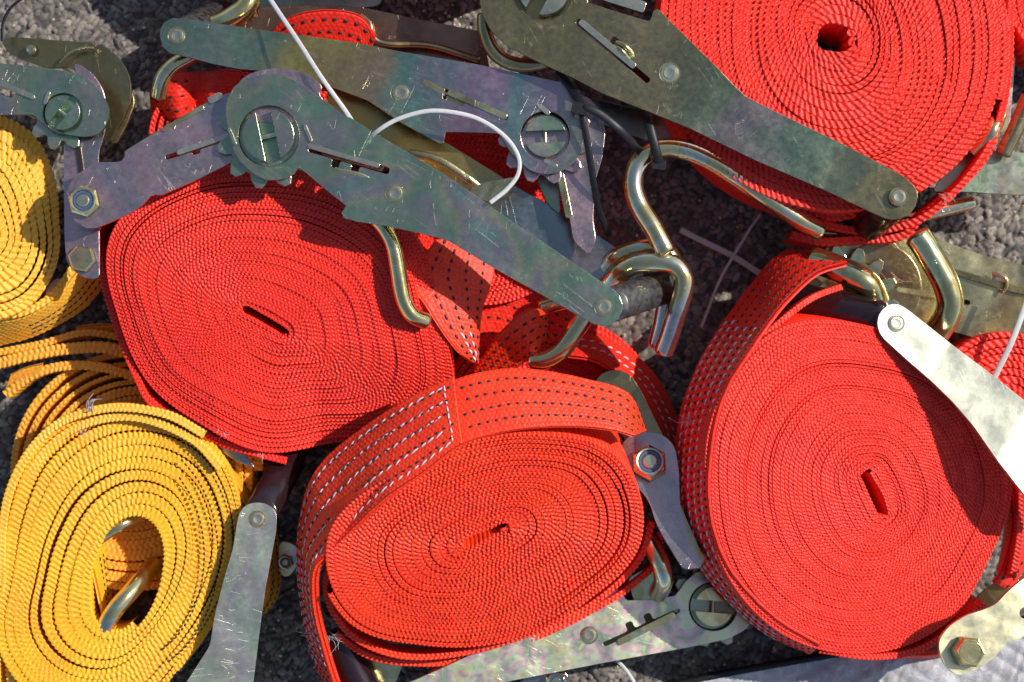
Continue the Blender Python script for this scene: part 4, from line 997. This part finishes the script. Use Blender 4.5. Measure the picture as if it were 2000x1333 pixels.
bar(t, plE2.up(-10), 1322, 985, 1372, 1100, 12, M_BRASS, 'base_flange', 20, 0)
plate(t, 'base_arm', M_OLIVE, [(1160, 752), (1168, 736), (1185, 725), (1210, 722), (1232, 733), (1250, 760), (1300, 860), (1320, 930), (1260, 930)], Plane(1220, 800, 150, 0, .1), 10)
plate(t, 'crossbar', M_HOOKY, [(1225, 1130), (1300, 1090), (1312, 1160), (1240, 1180)], Plane(1270, 1130, 110, .1, 0), 10)
# F: left edge, two plates
t = thing('ratchet', 'green and purple steel ratchet at the left edge above the yellow roll', 'ratchet', (128, 222, 60), GRT)
plF = Plane(60, 200, 315, -.02, .05)
leverF = [(-60, 115), (0, 124), (70, 130), (130, 140), (150, 145), (168, 153), (185, 167), (200, 186), (210, 202), (214, 218), (210, 240), (203, 252), (192, 262), (165, 268), (120, 262), (80, 240), (68, 224), (0, 224), (-60, 224)]
plate(t, 'lever_plate', M_LEVER, leverF, plF, 11, [circ(124, 222, 40), slot_poly(-20, 158, 68, 192, 9, (.4,), 12, 30, 1)])
bar(t, plF, -20, 155, 68, 192, 10, M_RIVET, 'pawl', height=5)
hub(t, plF, 124, 222, 39, -38, M_GREEN, .28, 8)
bar(t, plF, 88, 205, 97, 180, 7, M_RIVET, 'retaining_tab', 16, 6)
gear(t, plF.up(-14), 122, 226, 50, 68, 9, .6, 10, M_GREEN)
plate(t, 'cam_disc', M_PURP, [(144, 122), (165, 132), (185, 148), (200, 172), (208, 200), (180, 190), (150, 150)], plF.up(-14), 9)
plate(t, 'base_arm', M_PURP, [(124, 280), (130, 235), (208, 235), (204, 262), (192, 300), (194, 480), (194, 545), (172, 545), (155, 538), (142, 527), (130, 512), (126, 466)], plF.up(-30), 10)
bar(t, plF.up(-26), 152, 285, 160, 345, 12, M_DARK, 'base_flange', 16, 0)
nut(t, plF.up(-24), 161, 506, 27, 14, M_GREEN, ring=False, rot=.2, name='hex_bolt')
plate(t, 'lever_plate', M_OLIVE, [(3, 76), (21, 72), (100, 78), (182, 84), (186, 94), (192, 84), (212, 95), (231, 112), (246, 132), (255, 156), (257, 196), (240, 235), (222, 262), (214, 281), (203, 276), (200, 240), (180, 180), (140, 132), (88, 133), (30, 112), (8, 95)], Plane(130, 160, 215, .05, .05), 10)
plate(t, 'side_plate', M_PURP, [(88, 575), (92, 560), (110, 542), (125, 548), (112, 572), (96, 582)], Plane(105, 560, 195), 9)
plate(t, 'lever_plate', M_BRASS, [(10, 84), (30, 80), (180, 92), (228, 122), (252, 160), (264, 200), (248, 242), (226, 285), (205, 270), (210, 200), (185, 130), (100, 118)], Plane(130, 160, 188, .05, .05), 9)
rivet(t, Plane(60, 100, 222, .05, .05), 60, 98, 9)
tube(t, 'spring_wire', M_BRASS, [(118, 124, 232), (135, 106, 236), (160, 95, 236), (182, 94, 232)], 3)
# G: bottom left lever
t = thing('ratchet', 'grey steel lever with a dark grip between the yellow roll and the bottom centre roll', 'ratchet', (500, 1000, 20), GRT)
plG = Plane(470, 1150, 238, -.09, .05); wv = (50, -62, -150)
leverG = [(465, 1010), (470, 998), (480, 987), (492, 983), (505, 982), (518, 984), (529, 990), (538, 1000), (541, 1012), (538, 1045), (519, 1146), (506, 1240), (494, 1340), (480, 1420), (320, 1420), (361, 1338), (410, 1262), (420, 1199), (438, 1130), (455, 1072)]
plate(t, 'lever_plate', M_LEVER if False else plating('light_zinc', [(.40, .46, .45), (.46, .48, .44), (.42, .40, .46), (.40, .48, .44)], seed=23, rough=.44, dirt=.06, bright=1.1), leverG, plG, 11)
rivet(t, plG.up(-1), 503, 1014, 14)
plate(t, 'lever_plate', M_LEVER, leverG, plG.shift(wv), 10)
pG = P(504, 1008, 222)
grip(t, M_GRIP, plG, 504, 1012, 33, (52, -108, -110))
plate(t, 'lever_end', M_BLUE, [(365, 832), (400, 842), (440, 862), (480, 890), (500, 915), (470, 905), (410, 872)], Plane(430, 870, 150), 9)
tG = thing('ratchet', 'small nutted steel bracket beside the grip left of the bottom centre roll', 'ratchet', (565, 1095, 20), GRT)
plG2 = Plane(565, 1090, 90, 0, 0)
plate(tG, 'bracket', M_PALE, [(545, 1060), (562, 1058), (585, 1072), (588, 1090), (575, 1115), (560, 1130), (545, 1120)], plG2, 9)
nut(tG, plG2.up(4), 558, 1098, 17, 10)
# H: right background ratchet
t = thing('ratchet', 'brassy steel ratchet with a toothed wheel behind the hook at the upper right', 'ratchet', (1760, 560, 5), GRT)
plH = Plane(1850, 560, 105, 0, .0)
plate(t, 'base_plate', M_BRASS, [(1608, 487), (1640, 470), (1700, 456), (1800, 452), (1870, 482), (1940, 505), (2060, 530), (2060, 700), (1990, 690), (1930, 668), (1870, 650), (1800, 640), (1760, 600), (1700, 560), (1640, 540)], plH, 10,
      [[(1935, 530), (1966, 540), (1964, 570), (1940, 560)], slot_poly(1850, 585, 1895, 592, 10)])
gear(t, plH.up(40), 1648, 588, 86, 112, 14, .15, 12, M_HOOKY)
plate(t, 'side_plate', M_BRZ, circ(1640, 592, 88, 40), plH.up(54), 9, [circ(1640, 592, 50)])
plate(t, 'side_plate', plating('reddish_zinc', [(.22, .11, .08), BRONZE, (.2, .1, .08)], seed=35, rough=.36), circ(1715, 560, 85, 40), plH.up(9), 8)
bar(t, plH.up(6), 1750, 565, 1850, 582, 10, M_BRASS, 'pawl', 12, 4)
tube(t, 'retaining_clip', M_HOOKY, [(1940, 535, 120), (1952, 538, 124), (1964, 545, 124), (1966, 560, 122), (1958, 572, 118)], 4, n=10, seg=30)
plate(t, 'flange', M_OLIVE, [(1845, 520), (1990, 560), (2060, 575), (2060, 585), (1980, 572), (1850, 532)], plH.up(12), 6)
t = thing('ratchet', 'flat steel lever with pale spots sticking out right of the top right red roll', 'ratchet', (1940, 335, 20), GRT)
plate(t, 'lever_plate', M_GREEN, [(1820, 375), (1850, 330), (1893, 292), (1925, 293), (2060, 303), (2060, 384), (1960, 380), (1890, 375)], Plane(1930, 335, 150, 0, .08), 10)
bar(t, Plane(1955, 180, 120), 1975, 110, 1962, 260, 17, M_PALE, 'side_bar', 10, 0)
t = thing('ratchet', 'cut off ratchet below the bottom centre roll with a dark grip and brass parts', 'ratchet', (780, 1300, 10), GRT)
tube(t, 'grip', M_GRIP, [(662, 1240, 120), (680, 1290, 110), (715, 1360, 100)], 36, n=26, seg=12)
plate(t, 'side_plate', M_HOOKY, [(720, 1285), (760, 1300), (790, 1290), (770, 1340), (730, 1350)], Plane(750, 1310, 60), 9)
plate(t, 'side_plate', M_BRZ, [(800, 1345), (860, 1300), (960, 1270), (1010, 1240), (1010, 1262), (900, 1330), (880, 1350)], Plane(880, 1300, 40), 9)
t = thing('ratchet', 'small round nut and plate peeking out under the pale ratchet at the bottom edge', 'ratchet', (1085, 1325, 5), GRT)
plZ = Plane(1085, 1325, 60)
plate(t, 'base_plate', M_BLUE, [(1000, 1345), (1030, 1320), (1080, 1305), (1105, 1312), (1112, 1330), (1100, 1360), (1000, 1360)], plZ, 9)
nut(t, plZ.up(4), 1086, 1328, 22, 10)
t = thing('ratchet', 'blurry steel ratchet plates at the top edge behind the upper left lever', 'ratchet', (600, 10, 5), GRT)
plate(t, 'side_plate', M_GREEN, [(480, -30), (760, -30), (740, 12), (620, 25), (540, 45), (500, 30)], Plane(600, 5, 45), 9)
plate(t, 'side_plate', M_LEVER, [(1150, 190), (1250, 215), (1390, 270), (1390, 310), (1330, 290), (1250, 270), (1170, 240)], Plane(1260, 240, 100), 9)
t = thing('ratchet', 'olive steel bar end at the lower right of the top right roll', 'ratchet', (1700, 450, 5), GRT)
tube(t, 'round_bar', M_HOOKY, [(1600, 455, 120), (1680, 455, 120), (1780, 435, 120)], 14, n=18)

# ------------------------------------------------------------------ hooks
wire_hook('thick bent steel hook below the top right roll, held by a black cable tie', [(1600, 450, 228), (1560, 428, 250), (1500, 388, 268), (1440, 346, 276), (1385, 312, 280), (1340, 294, 282), (1300, 290, 284), (1262, 304, 286), (1240, 335, 288), (1238, 370, 290), (1252, 408, 292), (1276, 446, 296), (1300, 492, 300)], 18)
wire_hook('curved steel claw hook round the grey grip in the centre, front wire', [(1296, 688, 250), (1308, 655, 262), (1322, 610, 276), (1334, 570, 284), (1334, 540, 288), (1316, 518, 290), (1285, 512, 290), (1245, 514, 286), (1212, 532, 272), (1180, 566, 244), (1150, 605, 222), (1124, 645, 212), (1098, 682, 206), (1068, 702, 200), (1040, 704, 190)], 18)
wire_hook('curved steel claw hook round the grey grip in the centre, rear wire', [(1283, 675, 205), (1292, 640, 215), (1302, 590, 225), (1316, 540, 235), (1310, 500, 240), (1278, 484, 244), (1240, 488, 240), (1200, 506, 228), (1165, 545, 200), (1120, 580, 170), (1060, 600, 150)], 17)
wire_hook('greenish wire hook curving down beside the centre of the large red roll', [(728, 420, 300), (752, 448, 300), (768, 480, 300), (776, 520, 298), (782, 560, 294), (790, 592, 290), (806, 616, 284), (832, 628, 270)], 15, M_HOOKY)
wire_hook('wire hook with a bright bend above the upper left red strap', [(400, 96, 222), (368, 112, 224), (338, 130, 225), (318, 156, 222), (310, 190, 212)], 15)
wire_hook('brownish hook rod at the top edge behind the upper left lever', [(500, -30, 190), (482, 10, 200), (455, 32, 205), (425, 48, 205), (395, 55, 200)], 19, M_HOOKY)
wire_hook('thick yellowish hook rising behind the silver lever at the right', [(1792, 462, 262), (1806, 482, 262), (1826, 515, 258), (1846, 552, 252), (1856, 590, 245), (1848, 622, 235), (1826, 655, 220)], 24, M_HOOKY)
wire_hook('shiny hook bend under the folded strap beside the maroon grip', [(1590, 508, 205), (1630, 522, 228), (1670, 540, 240), (1698, 560, 235), (1712, 590, 215)], 24, M_HOOKY)
wire_hook('wide flat hook ring below the hub of the bronze ratchet', [(946, 30, 318), (948, 62, 316), (960, 95, 312), (985, 118, 310), (1020, 128, 310), (1062, 122, 308), (1090, 108, 300)], 13, M_OLIVE)
wire_hook('hook tip showing at the right rim of the top right roll', [(1905, 295, 200), (1930, 268, 225), (1942, 246, 225), (1950, 225, 205)], 15)
wire_hook('brass hook rod at the far right edge beside the top right roll', [(1960, 300, 170), (1985, 250, 175), (2010, 190, 180)], 15, M_OLIVE)
wire_hook('steel rod lying on the asphalt below the spotted lever', [(1740, 432, 110), (1800, 420, 110), (1850, 408, 108), (1900, 396, 104)], 13)
wire_hook('small hook tip at the upper left inside the yellow roll', [(178, 1066, 190), (205, 1044, 192), (238, 1024, 190), (275, 1008, 160)], 12)
wire_hook('silver hook lying in the open middle of the bright yellow roll', [(300, 1102, 120), (278, 1130, 165), (252, 1160, 195), (226, 1190, 208), (208, 1220, 208), (206, 1245, 190)], 16)
wire_hook('bluish hook bend between the bottom centre roll and the purple arm', [(1262, 1040, 150), (1275, 1068, 170), (1290, 1100, 175), (1296, 1132, 160), (1285, 1160, 120)], 18)
wire_hook('thin brass hook rod below the bottom centre roll', [(820, 1350, 90), (850, 1315, 95), (900, 1285, 95), (960, 1260, 90)], 10, M_HOOKY)

# ------------------------------------------------------------------ cable ties
tie('straight white cable tie running down across the upper left lever', [(515, -20, 330), (545, 25, 345), (585, 85, 368), (630, 155, 385), (678, 222, 372), (705, 268, 340)], 4.3)
tie('white cable tie bent in a loop in the centre', [(705, 285, 340), (735, 258, 378), (775, 234, 385), (830, 218, 388), (880, 219, 386), (935, 233, 380), (985, 266, 376), (1012, 305, 376), (1012, 340, 378), (990, 370, 380), (958, 396, 384)], 4)
tie('long shaded pale tie strap lying on the asphalt left of the right roll', [(1330, 450, 25), (1380, 475, 26), (1430, 500, 26), (1500, 545, 25)], 6)
tie('thin pale tie crossing the other on the shaded asphalt', [(1484, 420, 40), (1460, 455, 42), (1430, 505, 40), (1405, 550, 36), (1370, 640, 25)], 3)
tie('white cable tie over the red roll at the right picture edge', [(2015, 560, 200), (1998, 610, 205), (1975, 670, 205), (1942, 738, 190)], 6)
tie('thin pale tie end below the pale ratchet at the bottom', [(1205, 1290, 60), (1225, 1312, 60), (1245, 1345, 60)], 3.5)
tie('thin dark tie curving at the top left corner', [(4, 80, 240), (6, 45, 240), (22, 15, 240), (50, -8, 240)], 3, M_BPLAST, 'black cable ties')
tie('black cable tie hanging down beside the purple base plate', [(1133, 205, 340), (1142, 250, 335), (1152, 310, 320), (1160, 360, 300), (1170, 410, 270), (1190, 460, 240)], 6.5, M_BPLAST, 'black cable ties', (1133, 212, 348, 12, 16))
tie('black cable tie running down right from the tie head to the asphalt', [(1090, 140, 305), (1115, 170, 325), (1140, 205, 345), (1175, 225, 345), (1215, 258, 335), (1255, 300, 290)], 8, M_BPLAST, 'black cable ties')
tie('glossy black cable tie round the top bend of the thick hook', [(1258, 200, 290), (1266, 235, 325), (1276, 275, 330), (1286, 312, 320), (1290, 328, 300)], 9, M_BPLAST, 'black cable ties', (1287, 322, 318, 8, 13))
